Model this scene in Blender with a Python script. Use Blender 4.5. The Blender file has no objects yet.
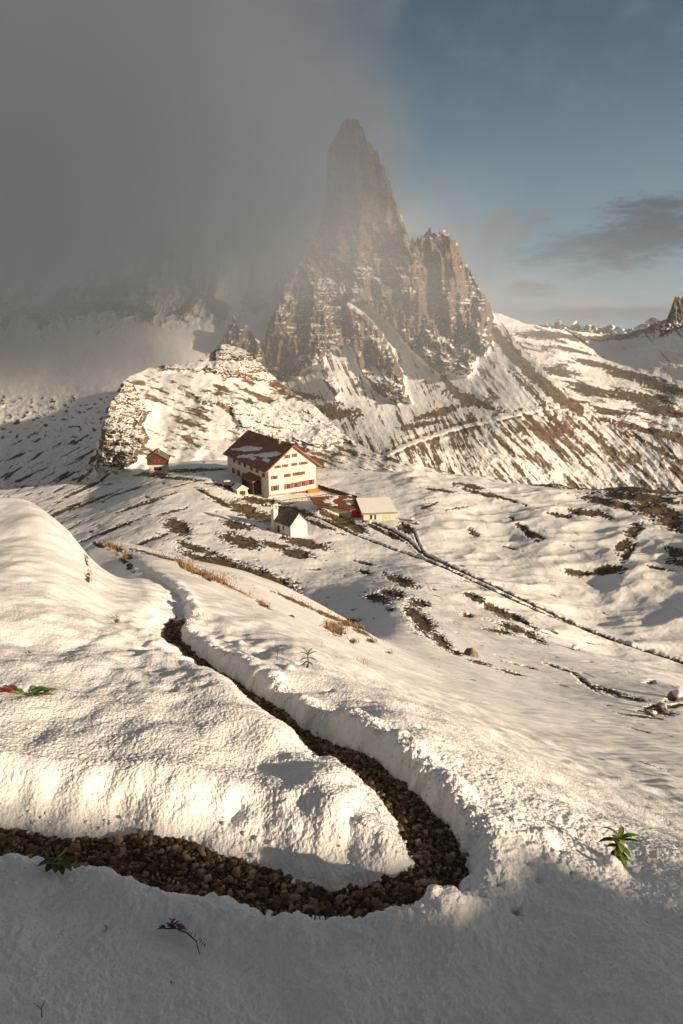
import bpy, bmesh, math, random
import numpy as np
from mathutils import Vector, Matrix

# ------------------------------------------------------------------ camera, world, sun, exposure
C = bpy.context.scene
PITCH = math.radians(15.3); F = 683.0
cam_d = bpy.data.cameras.new("camera"); cam = bpy.data.objects.new("camera", cam_d)
C.collection.objects.link(cam); C.camera = cam
cam_d.sensor_fit = 'VERTICAL'; cam_d.sensor_height = 36; cam_d.sensor_width = 24
cam_d.lens = 36 * F / 1024; cam_d.clip_start = 0.05; cam_d.clip_end = 60000
cam.location = (0, 0, 0); cam.rotation_euler = (math.pi/2 - PITCH, 0, 0)

SUN_AZ = 124.0; SUN_EL = 15.5            # azimuth clockwise from the view direction (+Y)
sa, se = math.radians(SUN_AZ), math.radians(SUN_EL)
SDIR = Vector((math.sin(sa)*math.cos(se), math.cos(sa)*math.cos(se), math.sin(se)))
sun_d = bpy.data.lights.new("sun", 'SUN'); sun_d.energy = 5.0; sun_d.angle = math.radians(1.1)
sun_d.color = (1.0, 0.77, 0.53)
sun = bpy.data.objects.new("sun", sun_d); C.collection.objects.link(sun)
sun.rotation_euler = SDIR.to_track_quat('Z', 'Y').to_euler()

W = bpy.data.worlds.new("World"); C.world = W; W.use_nodes = True
SKY_STRENGTH = 0.055
def build_world():
    nt = W.node_tree; nt.nodes.clear(); N = nt.nodes; Lk = nt.links
    out = N.new('ShaderNodeOutputWorld'); bg = N.new('ShaderNodeBackground'); bg.inputs[1].default_value = SKY_STRENGTH
    sky = N.new('ShaderNodeTexSky'); sky.sky_type = 'NISHITA'; sky.sun_disc = False
    sky.sun_elevation = se; sky.sun_rotation = sa; sky.altitude = 2400; sky.air_density = 1.1
    sky.dust_density = 1.6; sky.ozone_density = 1.0
    tc = N.new('ShaderNodeTexCoord'); sep = N.new('ShaderNodeSeparateXYZ'); Lk.new(tc.outputs['Generated'], sep.inputs[0])
    def math_(op, a, b=None, c=None, clamp=False):
        m = N.new('ShaderNodeMath'); m.operation = op; m.use_clamp = clamp
        for i, v in enumerate((a, b, c)):
            if v is None: continue
            if isinstance(v, (int, float)): m.inputs[i].default_value = v
            else: Lk.new(v, m.inputs[i])
        return m.outputs[0]
    def sstep(x, a, b):
        m = N.new('ShaderNodeMapRange'); m.interpolation_type = 'SMOOTHSTEP'
        m.inputs[1].default_value = a; m.inputs[2].default_value = b
        Lk.new(x, m.inputs[0]); return m.outputs[0]
    # direction as tan(azimuth), tan(elevation): real directions of far clouds
    u = math_('ARCTAN2', sep.outputs[0], sep.outputs[1])
    v = math_('ARCSINE', sep.outputs[2])
    def noise(su, sv, scale, detail=5, off=0.0, rough=0.55):
        cmb = N.new('ShaderNodeCombineXYZ'); Lk.new(math_('MULTIPLY', u, su), cmb.inputs[0]); Lk.new(math_('MULTIPLY', v, sv), cmb.inputs[1])
        cmb.inputs[2].default_value = off
        n = N.new('ShaderNodeTexNoise'); n.inputs['Scale'].default_value = scale; n.inputs['Detail'].default_value = detail
        n.inputs['Roughness'].default_value = rough
        Lk.new(cmb.outputs[0], n.inputs['Vector']); return n.outputs[0]
    def blob(cu, cv, ru, rv, n, k=0.9, lo=0.0, hi=0.9):
        du = math_('DIVIDE', math_('SUBTRACT', u, cu), ru); dv = math_('DIVIDE', math_('SUBTRACT', v, cv), rv)
        d = math_('SQRT', math_('ADD', math_('MULTIPLY', du, du), math_('MULTIPLY', dv, dv)))
        e = math_('ADD', math_('SUBTRACT', 1.0, d), math_('MULTIPLY', math_('SUBTRACT', n, 0.5), k*2))
        return sstep(e, lo, hi)
    col = sky.outputs[0]
    # sky is greyed a little by thin high cloud
    def mix(fac, a, b):
        m = N.new('ShaderNodeMix'); m.data_type = 'RGBA'
        if isinstance(fac, (int, float)): m.inputs[0].default_value = fac
        else: Lk.new(fac, m.inputs[0])
        for s, x in ((6, a), (7, b)):
            if isinstance(x, tuple): m.inputs[s].default_value = (*x, 1)
            else: Lk.new(x, m.inputs[s])
        return m.outputs[2]
    def mixn(a, b, wa, wb): return math_('ADD', math_('MULTIPLY', a, wa), math_('MULTIPLY', b, wb))
    n1 = mixn(noise(1, 3.2, 9, 7, 0.3, .62), noise(1.2, 4.5, 34, 7, 1.3, .7), .6, .4); n2 = mixn(noise(1, 3.6, 18, 8, 3.1, .65), noise(1, 5, 60, 6, 2.1, .7), .62, .38); n3 = noise(1, 1.3, 13, 9, 7.7, .68)
    K = 1.0/SKY_STRENGTH
    back = sstep(sep.outputs[1], 0.30, -0.25)
    def c(r, g, b): return (r*K, g*K, b*K)
    GRADE = sstep(v, -0.05, 0.5)
    col = mix(0.86, col, mix(GRADE, c(0.135, 0.21, 0.25), c(0.029, 0.043, 0.060)))
    col = mix(math_('MULTIPLY', sstep(n3, 0.42, 0.75), 0.35), col, c(0.13, 0.15, 0.165))
    col = mix(math_('MULTIPLY', back, 0.75), col, c(0.088, 0.080, 0.070))     # warm grey cloud added to the unseen sky behind, tempering the blue fill
    def C_(px, py):
        x = (px-341.5)/F; y = (512-py)/F
        d = (x, math.cos(PITCH)+y*math.sin(PITCH), -math.sin(PITCH)+y*math.cos(PITCH))
        return math.atan2(d[0], d[1]), math.atan2(d[2], math.hypot(d[0], d[1]))
    for px, py, rx, ry, n, k, cc, op in (
        (660, 226, 85, 30, n1, 2.2, c(0.055, 0.068, 0.082), 0.9),
        (590, 246, 95, 24, n1, 2.4, c(0.08, 0.098, 0.11), 0.7),
        (488, 244, 60, 46, n3, 2.0, c(0.15, 0.138, 0.13), 0.6),
        (600, 312, 140, 13, n2, 1.0, c(0.115, 0.125, 0.14), 0.97),
        (585, 304, 100, 7, n2, 1.4, c(0.25, 0.235, 0.225), 0.75),
        (532, 289, 38, 9, n2, 2.4, c(0.10, 0.115, 0.13), 0.9),
        (580, 273, 34, 6, n2, 2.6, c(0.11, 0.125, 0.14), 0.7),
        (625, 267, 18, 8, n2, 2.4, c(0.10, 0.115, 0.13), 0.8),
    ):
        cu, cv = C_(px, py)
        col = mix(math_('MULTIPLY', blob(cu, cv, rx/F, ry/F, n, k), op), col, cc)
    Lk.new(col, bg.inputs[0]); Lk.new(bg.outputs[0], out.inputs[0])
build_world()
vs = C.view_settings; vs.view_transform = 'Standard'; vs.look = 'None'; vs.gamma = 1; vs.use_curve_mapping = False
vs.exposure = 0.72
C.render.engine = 'CYCLES'
cy = C.cycles; cy.max_bounces = 5; cy.diffuse_bounces = 3; cy.glossy_bounces = 1; cy.transmission_bounces = 2
cy.transparent_max_bounces = 6; cy.volume_bounces = 2; cy.volume_max_steps = 34; cy.volume_step_rate = 1.0
cy.use_adaptive_sampling = True; cy.adaptive_threshold = 0.02
cy.caustics_reflective = False; cy.caustics_refractive = False
random.seed(7); rng = np.random.default_rng(11)

# ------------------------------------------------------------------ numeric helpers
cp, sp_ = math.cos(PITCH), math.sin(PITCH)
def P(px, py, Y):
    """world point seen at pixel (px,py) at forward distance Y"""
    px = np.asarray(px, float); py = np.asarray(py, float)
    x = (px-341.5)/F; y = (512-py)/F
    dy = cp + y*sp_; dz = -sp_ + y*cp
    return np.stack(np.broadcast_arrays(x/dy*Y, Y+0*x, dz/dy*Y), -1)
def proj(p):
    p = np.asarray(p, float)
    f = p[..., 1]*cp - p[..., 2]*sp_; uu = p[..., 1]*sp_ + p[..., 2]*cp
    return 341.5 + F*p[..., 0]/f, 512 - F*uu/f

_perm = np.random.default_rng(5).permutation(256); _perm = np.concatenate([_perm, _perm, _perm]).astype(np.int32)
_g3 = np.random.default_rng(6).normal(size=(256, 3)); _g3 /= np.linalg.norm(_g3, axis=1)[:, None]; _g3 = _g3.astype(np.float32)
_a = np.random.default_rng(8).uniform(0, 2*math.pi, 256); _g2 = np.stack([np.cos(_a), np.sin(_a)], 1).astype(np.float32)
def noise2(x, y):
    xi = np.floor(x); yi = np.floor(y); xf = (x-xi).astype(np.float32); yf = (y-yi).astype(np.float32)
    xi = xi.astype(np.int64) & 255; yi = yi.astype(np.int64) & 255
    u = xf*xf*xf*(xf*(xf*6-15)+10); v = yf*yf*yf*(yf*(yf*6-15)+10)
    def g(ix, iy, fx, fy):
        h = _perm[_perm[ix & 255] + (iy & 255)]; q = _g2[h]; return q[..., 0]*fx + q[..., 1]*fy
    a = g(xi, yi, xf, yf); b = g(xi+1, yi, xf-1, yf); c = g(xi, yi+1, xf, yf-1); d = g(xi+1, yi+1, xf-1, yf-1)
    return ((a+(b-a)*u)*(1-v) + (c+(d-c)*u)*v)*1.5
def noise3(x, y, z):
    xi = np.floor(x); yi = np.floor(y); zi = np.floor(z)
    xf = (x-xi).astype(np.float32); yf = (y-yi).astype(np.float32); zf = (z-zi).astype(np.float32)
    xi = xi.astype(np.int64) & 255; yi = yi.astype(np.int64) & 255; zi = zi.astype(np.int64) & 255
    s = lambda t: t*t*t*(t*(t*6-15)+10)
    u, v, w = s(xf), s(yf), s(zf); r = 0
    for dz in (0, 1):
        for dy in (0, 1):
            for dx in (0, 1):
                h = _perm[_perm[_perm[(xi+dx) & 255] + ((yi+dy) & 255)] + ((zi+dz) & 255)]; q = _g3[h]
                val = q[..., 0]*(xf-dx) + q[..., 1]*(yf-dy) + q[..., 2]*(zf-dz)
                r = r + val*(u if dx else 1-u)*(v if dy else 1-v)*(w if dz else 1-w)
    return r*1.5
def fbm2(x, y, o=4, g=0.5, l=2.03):
    r = 0; a = 1; n = 0
    for k in range(o):
        r = r + a*noise2(x*l**k+17.3*k, y*l**k-9.1*k); n += a; a *= g
    return r/n*1.4
def fbm3(x, y, z, o=4, g=0.5, l=2.03):
    r = 0; a = 1; n = 0
    for k in range(o):
        r = r + a*noise3(x*l**k+17.3*k, y*l**k-9.1*k, z*l**k+4.7*k); n += a; a *= g
    return r/n*1.4
def ridged3(x, y, z, o=4, g=0.5, l=2.1):
    r = 0; a = 1; n = 0
    for k in range(o):
        r = r + a*(1-np.abs(noise3(x*l**k+7.3*k, y*l**k-3.1*k, z*l**k+1.7*k))*2); n += a; a *= g
    return r/n
def sst(x, a, b):
    t = np.clip((x-a)/(b-a), 0, 1); return t*t*(3-2*t)

class TPS:
    def __init__(s, X, v, smooth=0.0):
        X = np.asarray(X, float); s.X = X; n = len(X); d = np.linalg.norm(X[:, None]-X[None], axis=2)
        K = s.k(d) + smooth*np.eye(n); Pm = np.hstack([np.ones((n, 1)), X]); A = np.zeros((n+3, n+3))
        A[:n, :n] = K; A[:n, n:] = Pm; A[n:, :n] = Pm.T
        s.w = np.linalg.solve(A, np.concatenate([v, np.zeros(3)]))
    def k(s, d): return np.where(d > 1e-9, d*d*np.log(np.maximum(d, 1e-9)), 0)
    def __call__(s, X):
        X = np.asarray(X, float); sh = X.shape[:-1]; X = X.reshape(-1, 2); o = np.empty(len(X))
        for i in range(0, len(X), 20000):
            q = X[i:i+20000]; d = np.linalg.norm(q[:, None]-s.X[None], axis=2)
            o[i:i+20000] = s.k(d) @ s.w[:-3] + s.w[-3] + q @ s.w[-2:]
        return o.reshape(sh)
class Grid:
    """bilinear lookup of a function sampled on a regular grid"""
    def __init__(s, fn, x0, x1, nx, y0, y1, ny):
        gx = np.linspace(x0, x1, nx); gy = np.linspace(y0, y1, ny); A, B = np.meshgrid(gx, gy, indexing='ij')
        s.v = fn(np.stack([A, B], -1)); s.p = (x0, x1, nx, y0, y1, ny)
    def __call__(s, x, y):
        x0, x1, nx, y0, y1, ny = s.p
        a = np.clip((x-x0)/(x1-x0)*(nx-1), 0, nx-1.001); b = np.clip((y-y0)/(y1-y0)*(ny-1), 0, ny-1.001)
        i = a.astype(int); j = b.astype(int); a = a-i; b = b-j; v = s.v
        return (v[i, j]*(1-a)+v[i+1, j]*a)*(1-b) + (v[i, j+1]*(1-a)+v[i+1, j+1]*a)*b

def grid_mesh(name, V, mat, attrs=None, kind='structure', smooth=True):
    """V: (n,m,3) vertex grid -> one mesh object"""
    n, m = V.shape[:2]; me = bpy.data.meshes.new(name)
    idx = np.arange(n*m).reshape(n, m)
    q = np.stack([idx[:-1, :-1], idx[1:, :-1], idx[1:, 1:], idx[:-1, 1:]], -1).reshape(-1, 4)
    me.vertices.add(n*m); me.vertices.foreach_set('co', V.reshape(-1).astype(np.float32))
    me.loops.add(q.size); me.loops.foreach_set('vertex_index', q.reshape(-1).astype(np.int32))
    me.polygons.add(len(q)); me.polygons.foreach_set('loop_start', (np.arange(len(q))*4).astype(np.int32))
    me.polygons.foreach_set('loop_total', np.full(len(q), 4, np.int32))
    me.update(calc_edges=True)
    if smooth: me.polygons.foreach_set('use_smooth', np.ones(len(q), bool))
    for k, a in (attrs or {}).items():
        at = me.attributes.new(k, 'FLOAT', 'POINT'); at.data.foreach_set('value', np.asarray(a, np.float32).reshape(-1))
    me.materials.append(mat); o = bpy.data.objects.new(name, me); C.collection.objects.link(o)
    if kind: o['kind'] = kind
    return o
def grid_normals(V):
    a = np.gradient(V, axis=0); b = np.gradient(V, axis=1); n = np.cross(a, b)
    n /= np.linalg.norm(n, axis=-1, keepdims=True)+1e-12
    return n*np.sign(n[..., 2:3]+1e-9)

# ------------------------------------------------------------------ materials
def new_mat(name):
    m = bpy.data.materials.new(name); m.use_nodes = True; nt = m.node_tree
    return m, nt, nt.nodes['Principled BSDF']
def simple(name, col, rough=0.8, var=0.25, scale=8.0, spec=0.2, bump=0.0, bscale=30.0, metal=0.0):
    m, nt, b = new_mat(name); N = nt.nodes; L = nt.links
    tc = N.new('ShaderNodeTexCoord'); n = N.new('ShaderNodeTexNoise'); n.inputs['Scale'].default_value = scale; n.inputs['Detail'].default_value = 5
    L.new(tc.outputs['Object'], n.inputs['Vector'])
    r = N.new('ShaderNodeValToRGB'); L.new(n.outputs[0], r.inputs[0])
    r.color_ramp.elements[0].position = 0.3; r.color_ramp.elements[1].position = 0.7
    r.color_ramp.elements[0].color = (*[c*(1-var) for c in col], 1); r.color_ramp.elements[1].color = (*[min(1, c*(1+var)) for c in col], 1)
    L.new(r.outputs[0], b.inputs['Base Color']); b.inputs['Roughness'].default_value = rough
    b.inputs['Specular IOR Level'].default_value = spec; b.inputs['Metallic'].default_value = metal
    if bump:
        n2 = N.new('ShaderNodeTexNoise'); n2.inputs['Scale'].default_value = bscale; n2.inputs['Detail'].default_value = 4
        L.new(tc.outputs['Object'], n2.inputs['Vector']); bp = N.new('ShaderNodeBump'); bp.inputs['Strength'].default_value = bump; bp.inputs['Distance'].default_value = 0.02
        L.new(n2.outputs[0], bp.inputs['Height']); L.new(bp.outputs[0], b.inputs['Normal'])
    return m

def terrain_mat(name, rock_a, rock_b, rscale, bare_soft=0.08, near=False, bump_d=0.3, bump_s=1.0, nz=1.0, noise_w=0.6):
    """snow lying over rock / earth: attribute 'bare' (0..1) plus fine noise decides which shows"""
    m, nt, b = new_mat(name); N = nt.nodes; L = nt.links
    tc = N.new('ShaderNodeTexCoord')
    def noise(scale, detail=5, rough=0.6, vec=None):
        n = N.new('ShaderNodeTexNoise'); n.inputs['Scale'].default_value = scale; n.inputs['Detail'].default_value = detail
        n.inputs['Roughness'].default_value = rough; L.new(vec or tc.outputs['Object'], n.inputs['Vector']); return n.outputs[0]
    def M(op, a, c=None, clamp=False):
        x = N.new('ShaderNodeMath'); x.operation = op; x.use_clamp = clamp
        for i, v in enumerate((a, c)):
            if v is None: continue
            if isinstance(v, (int, float)): x.inputs[i].default_value = v
            else: L.new(v, x.inputs[i])
        return x.outputs[0]
    at = N.new('ShaderNodeAttribute'); at.attribute_name = 'bare'
    nf = noise(rscale*nz, 6, 0.7)
    f = M('ADD', at.outputs['Fac'], M('MULTIPLY', M('SUBTRACT', nf, 0.5), noise_w))
    mr = N.new('ShaderNodeMapRange'); mr.interpolation_type = 'SMOOTHSTEP'; mr.inputs[1].default_value = 0.5-bare_soft; mr.inputs[2].default_value = 0.5+bare_soft
    L.new(f, mr.inputs[0]); fac = mr.outputs[0]
    rk = N.new('ShaderNodeValToRGB'); L.new(noise(rscale*0.5, 7, 0.65), rk.inputs[0])
    rk.color_ramp.elements[0].position = 0.32; rk.color_ramp.elements[0].color = (*rock_a, 1)
    rk.color_ramp.elements[1].position = 0.68; rk.color_ramp.elements[1].color = (*rock_b, 1)
    sn = N.new('ShaderNodeValToRGB'); L.new(noise(3.0 if near else rscale*0.3, 4), sn.inputs[0])
    sn.color_ramp.elements[0].color = (0.80, 0.81, 0.83, 1); sn.color_ramp.elements[1].color = (0.88, 0.88, 0.88, 1)
    mx = N.new('ShaderNodeMix'); mx.data_type = 'RGBA'; L.new(fac, mx.inputs[0]); L.new(sn.outputs[0], mx.inputs[6]); L.new(rk.outputs[0], mx.inputs[7])
    L.new(mx.outputs[2], b.inputs['Base Color'])
    b.inputs['Roughness'].default_value = 0.65; b.inputs['Specular IOR Level'].default_value = 0.15
    bp = N.new('ShaderNodeBump'); bp.inputs['Strength'].default_value = bump_s; bp.inputs['Distance'].default_value = bump_d
    if near:
        # fluffy crystals: three scales of grain
        def vor(sc):
            q = N.new('ShaderNodeTexVoronoi'); q.feature = 'SMOOTH_F1'; q.inputs['Scale'].default_value = sc; q.inputs['Smoothness'].default_value = 0.35
            w = N.new('ShaderNodeVectorMath'); w.operation = 'ADD'; L.new(tc.outputs['Object'], w.inputs[0])
            nn_ = N.new('ShaderNodeTexNoise'); nn_.inputs['Scale'].default_value = sc*0.6; L.new(tc.outputs['Object'], nn_.inputs['Vector'])
            sc_ = N.new('ShaderNodeVectorMath'); sc_.operation = 'SCALE'; sc_.inputs['Scale'].default_value = 0.9/sc; L.new(nn_.outputs['Color'], sc_.inputs[0]); L.new(sc_.outputs[0], w.inputs[1])
            L.new(w.outputs[0], q.inputs['Vector']); return q.outputs['Distance']
        h = M('SUBTRACT', M('MULTIPLY', noise(30, 3, 0.6), 0.8), M('ADD', M('MULTIPLY', vor(62), 0.55), M('MULTIPLY', vor(150), 0.22)))
        L.new(h, bp.inputs['Height'])
    else:
        h = M('ADD', M('MULTIPLY', noise(rscale*1.5, 6, 0.7), M('ADD', M('MULTIPLY', fac, 0.8), 0.2)), M('MULTIPLY', fac, 0.12)); L.new(h, bp.inputs['Height'])
    L.new(bp.outputs[0], b.inputs['Normal'])
    return m

# ------------------------------------------------------------------ ground (foreground slope + hut plateau): one sheet
AZS = 3.0
vis = [ # px, py, Y (visible surface)
 (-120,1200,1.2),(341,1200,1.35),(800,1200,1.5),
 (-60,1024,1.72),(170,1024,1.80),(341,1024,1.86),(510,1024,1.92),(740,1024,2.0),
 (-60,900,2.40),(170,900,2.5),(341,900,2.62),(520,900,2.68),(740,900,2.95),
 (-60,830,2.9),(100,830,2.98),(250,840,2.98),(430,830,3.05),(520,840,3.1),(570,840,3.25),(630,872,3.05),
 (-60,760,3.45),(150,760,3.5),(330,770,3.6),
 (-60,700,4.2),(120,700,4.4),(230,700,4.65),(-60,640,5.3),(80,640,5.7),(-60,580,7.0),(50,580,7.4),(-60,530,9.3),(0,520,9.9),
 (-90,482,13.0),(0,499,12.0),(35,508,11.8),(65,528,10.8),(85,560,9.4),(102,600,7.9),(140,650,6.1),
 (320,740,4.35),(250,690,5.3),(200,660,6.2),(175,635,7.2),(180,605,8.8),(170,580,11.0),(140,560,14.0),
 (300,655,6.6),(400,715,4.95),(460,755,4.3),(500,780,3.95),(240,625,8.3),(210,590,11.2),
 (300,635,9.2),(240,590,14.5),(180,560,17.0),(300,610,16.5),
 (100,543,17.5),(150,552,20.0),(240,573,23.0),(300,600,26.0),(340,622,29.0),
 (400,690,7.8),(500,740,6.5),(600,808,4.6),(690,842,4.3),(350,652,12.0),(450,700,11.0),(560,745,10.0),(700,800,7.0),(700,765,11.0),
 (430,672,17.0),(520,700,17.0),(620,720,19.0),(710,730,22.0),(390,645,27.0),(470,668,27.0),(540,688,29.0),(620,695,32.0),(710,700,40.0),
 (395,625,48.0),(460,645,48.0),(560,665,52.0),(650,682,56.0),
 (395,600,84.0),(440,615,80.0),(500,625,80.0),(570,645,80.0),(650,665,80.0),(740,690,76.0),
 (330,590,107),(250,575,117),(160,548,135),(100,528,163),(40,505,225),(-60,492,270),
 (300,550,140),(200,530,152),(360,560,134),
 (440,558,134),(500,590,115),(600,635,97),(683,662,87),(760,680,84),
 (262,497,194),(318,495,196),(225,472,222),(300,532,157),(365,518,170),(395,518,170),(340,500,190),
 (150,472,243),(60,482,275),(-60,488,292),(100,495,232),
 (405,540,150),(470,540,152),(550,545,146),(620,560,134),(700,560,128),(600,600,116),(700,610,105),(760,600,106),
 (430,505,178),(500,510,176),(580,500,186),(640,520,161),(700,510,167),(420,470,236),(480,478,226),(560,485,215),(640,488,204),(720,487,198),(800,485,192),
 (300,470,236),(370,474,226),
]
hid = [ # px, Y, z (hidden surface behind the near crest, and behind the plateau rim)
 (-100,22,-8.5),(0,20,-8.0),(-100,60,-28),(0,60,-28),(100,60,-30),(200,60,-31),(300,60,-31),(350,55,-27),
 (100,28,-12.0),(200,32,-15.0),(290,38,-20.0),(-60,110,-44),(60,100,-44),(200,95,-43),(300,85,-40),
 (85,12,-4.6),(60,14,-5.0),(30,15,-5.0),
 (420,268,-62),(500,265,-66),(580,260,-72),(660,255,-76),(760,255,-78),(420,330,-80),(560,330,-95),(700,330,-100),(800,330,-100),
 (-60,330,-85),(60,320,-75),(150,320,-65),(240,320,-62),(330,320,-66),
]
KX, KV = [], []
for px, py, Y in vis:
    p = P(px, py, Y); r = math.hypot(p[0], p[1]); KX.append((AZS*math.atan2(p[0], p[1]), math.log(r))); KV.append(p[2]/r)
for px, Y, z in hid:
    x = (px-341.5)/F*Y*1.02; r = math.hypot(x, Y); KX.append((AZS*math.atan2(x, Y), math.log(r))); KV.append(z/r)
_t = TPS(KX, np.array(KV), 1e-4)
SMIN, SMAX = math.log(0.5), math.log(330.0)
_tg = Grid(_t, -AZS*0.75, AZS*0.75, 220, SMIN, SMAX, 420)
def base_z(x, y):
    r = np.hypot(x, y); az = np.arctan2(x, y); azc = np.clip(az, -0.72, 0.72)
    t = _tg(AZS*azc, np.log(np.maximum(r, 0.51)))
    k = sst(np.abs(az), 0.62, 1.6)           # outside the picture: a plain even hillside
    plain = -2.45 - 0.10*y - 0.12*x - 0.0*r
    plain = np.maximum(plain, -60)
    return t*r*(1-k) + plain*k

# footpath centre line (pixels + distance) -> world, carved as a trench in the snow
path_px = [(-160,834,2.84),(-60,833,2.87),(40,834,2.88),(130,843,2.86),(220,860,2.78),(300,882,2.68),(370,886,2.66),(425,868,2.74),(442,835,2.93),(425,800,3.25),(385,764,3.72),
           (330,728,4.38),(280,700,5.0),(235,676,5.75),(195,652,6.6),(172,632,7.5),(180,610,8.6),(172,590,10.0),(150,573,12.2),(128,560,14.6),(105,551,17.0)]
_pp = np.array([P(a, b, c)[:2] for a, b, c in path_px])
def catmull(p, k=12):
    q = np.vstack([2*p[0]-p[1], p, 2*p[-1]-p[-2]]); out = []
    for i in range(1, len(q)-2):
        for t in np.linspace(0, 1, k, endpoint=False):
            a, b, c, d = q[i-1], q[i], q[i+1], q[i+2]
            out.append(0.5*((2*b)+(-a+c)*t+(2*a-5*b+4*c-d)*t*t+(-a+3*b-3*c+d)*t**3))
    out.append(q[-2]); return np.array(out)
PATH = catmull(_pp, 12)
_plen = np.concatenate([[0], np.cumsum(np.linalg.norm(np.diff(PATH, axis=0), axis=1))])
def path_sd(x, y):
    """signed distance to the footpath (inner side of the bend positive) and arc parameter"""
    sh = x.shape; q = np.stack([x.ravel(), y.ravel()], 1); D = np.full(len(q), 9.0); S = np.zeros(len(q)); A = np.zeros(len(q))
    sel = np.where((np.abs(q[:, 0]) < 9) & (q[:, 1] > 0.8) & (q[:, 1] < 20))[0]
    a = PATH[:-1]; ab = PATH[1:]-a; L2 = (ab**2).sum(1)
    for i in range(0, len(sel), 8000):
        k = sel[i:i+8000]; qq = q[k]; w = qq[:, None]-a[None]
        t = np.clip((w*ab[None]).sum(2)/L2, 0, 1); dd = w-t[..., None]*ab[None]; d = np.sqrt((dd**2).sum(2)); j = d.argmin(1); r = np.arange(len(k))
        D[k] = d[r, j]; A[k] = _plen[j]+t[r, j]*np.sqrt(L2[j]); cr = ab[j, 0]*w[r, j, 1]-ab[j, 1]*w[r, j, 0]; S[k] = np.sign(cr)
    return (D.reshape(sh), S.reshape(sh), A.reshape(sh))
AF = float(_plen[15*12])
HW = 0.170       # half width of the trodden path
def path_half(A): return HW*(0.80 + 0.20*sst(A, 0.9, 1.6) - 0.50*sst(A, AF-6.5, AF-2.5) - 0.25*sst(A, AF, AF+3)) + 0.02*noise2(A*3.1, A*0+3.3) + 0.012*noise2(A*11.0, A*0+8.3)
def R_(x, y): return np.hypot(x, y)
def carve(x, y):
    D, S, A = path_sd(x, y); w = path_half(A)
    e = D - w + 0.006*fbm2(x*22, y*22, 2)*(S < 0) + 0.016*fbm2(x*6, y*6, 2)   # ragged snow edge
    inner = S > 0
    nb = sst(-R_(x, y), -9, -5)
    # inner bank: a rounded, slumping dome of snow; outer bank: a broken kerb of thrown-up lumps
    ei = np.maximum(e + 0.012*noise2(x/0.30+3, y/0.30)*nb, 0)
    dome = sst(ei, 0, 0.05)*0.035 + sst(ei, -0.02, 0.40)**0.85*0.205 - 0.145
    dome = np.where(ei > 0.4, dome*np.exp(-(ei-0.4)/0.6), dome)
    crest = 0.085*np.exp(-((e-0.15)/0.12)**2)*(0.8+0.5*noise2(x/0.4, y/0.4))
    eo = np.maximum(e + 0.02*noise2(x/0.09+3, y/0.09), 0)
    outer = -0.125*np.exp(-(eo/0.045)**1.3) + crest*sst(eo, 0, 0.09)
    lift = np.where(inner, dome, outer); wall = 1.0; depth = 0.0
    lift = np.where(e < 0, -0.14, lift); fade = 1-0.5*sst(A, AF+0.3, AF+2.8) - 0.5*sst(A, AF+3, AF+8)
    return (lift*wall - depth)*fade, D, S, A, e

def ground_detail(x, y, r, lk=1.0):
    """snow surface relief with a size band for every distance"""
    z = 0
    def band(lam, amp, rmax, fn=noise2, seed=0.0, ax=1.0, ay=1.0):
        return amp*fn(x/lam*ax+seed, y/lam*ay-seed)*sst(-r, -rmax, -rmax*0.45)
    z = z + band(1.3, 0.050, 60, seed=3.3) + band(0.55, 0.020, 25, seed=8.1)
    lump = noise2(x/0.16+5.5, y/0.16-2.2)
    z = z + sst(-r, -14, -6)*0.010*lump*lk
    far = sst(r, 20, 70)
    z = z + far*(0.9*fbm2(x/38, y/38, 3) + 0.30*fbm2(x/9, y/9, 3, 0.5) + 0.05*noise2(x/2.2, y/2.2) + 0.03*(1-2*np.abs(noise2(x/1.1, y/1.1))))
    z = z + sst(r, 60, 110)*sst(x, 8, 25)*(1.5*(ridged3(x/26, y/17, 0*x, 3)-0.5))
    # wind-blown hummocks beside the upper path
    z = z + np.exp(-(((x+1.7)/1.0)**2+((y-6.3)/1.9)**2))*0.10*fbm2(x/0.5+2, y/0.7, 3)
    g0 = P(322, 514, 174.0); z = z + 2.0*np.exp(-(((x-g0[0])/4.5)**2+((y-g0[1])/3.0)**2))
    # wind ripples on the open slope past the bank
    z = z + sst(r, 5, 9)*sst(x, -0.5, 2.0)*sst(-r, -60, -25)*0.012*noise2((x*0.8+y*0.6)/0.9, (x*-0.6+y*0.8)/0.22)
    return z
def seg_dist(px, py, line):
    line = np.asarray(line, float); d = np.full(px.shape, 1e9)
    for a, b in zip(line[:-1], line[1:]):
        ab = b-a; t = np.clip(((px-a[0])*ab[0]+(py-a[1])*ab[1])/(ab@ab), 0, 1)
        d = np.minimum(d, np.hypot(px-a[0]-t*ab[0], py-a[1]-t*ab[1]))
    return d
def sheet_xy(px, py, Y):
    return P(px, py, Y)[..., :2]

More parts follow.
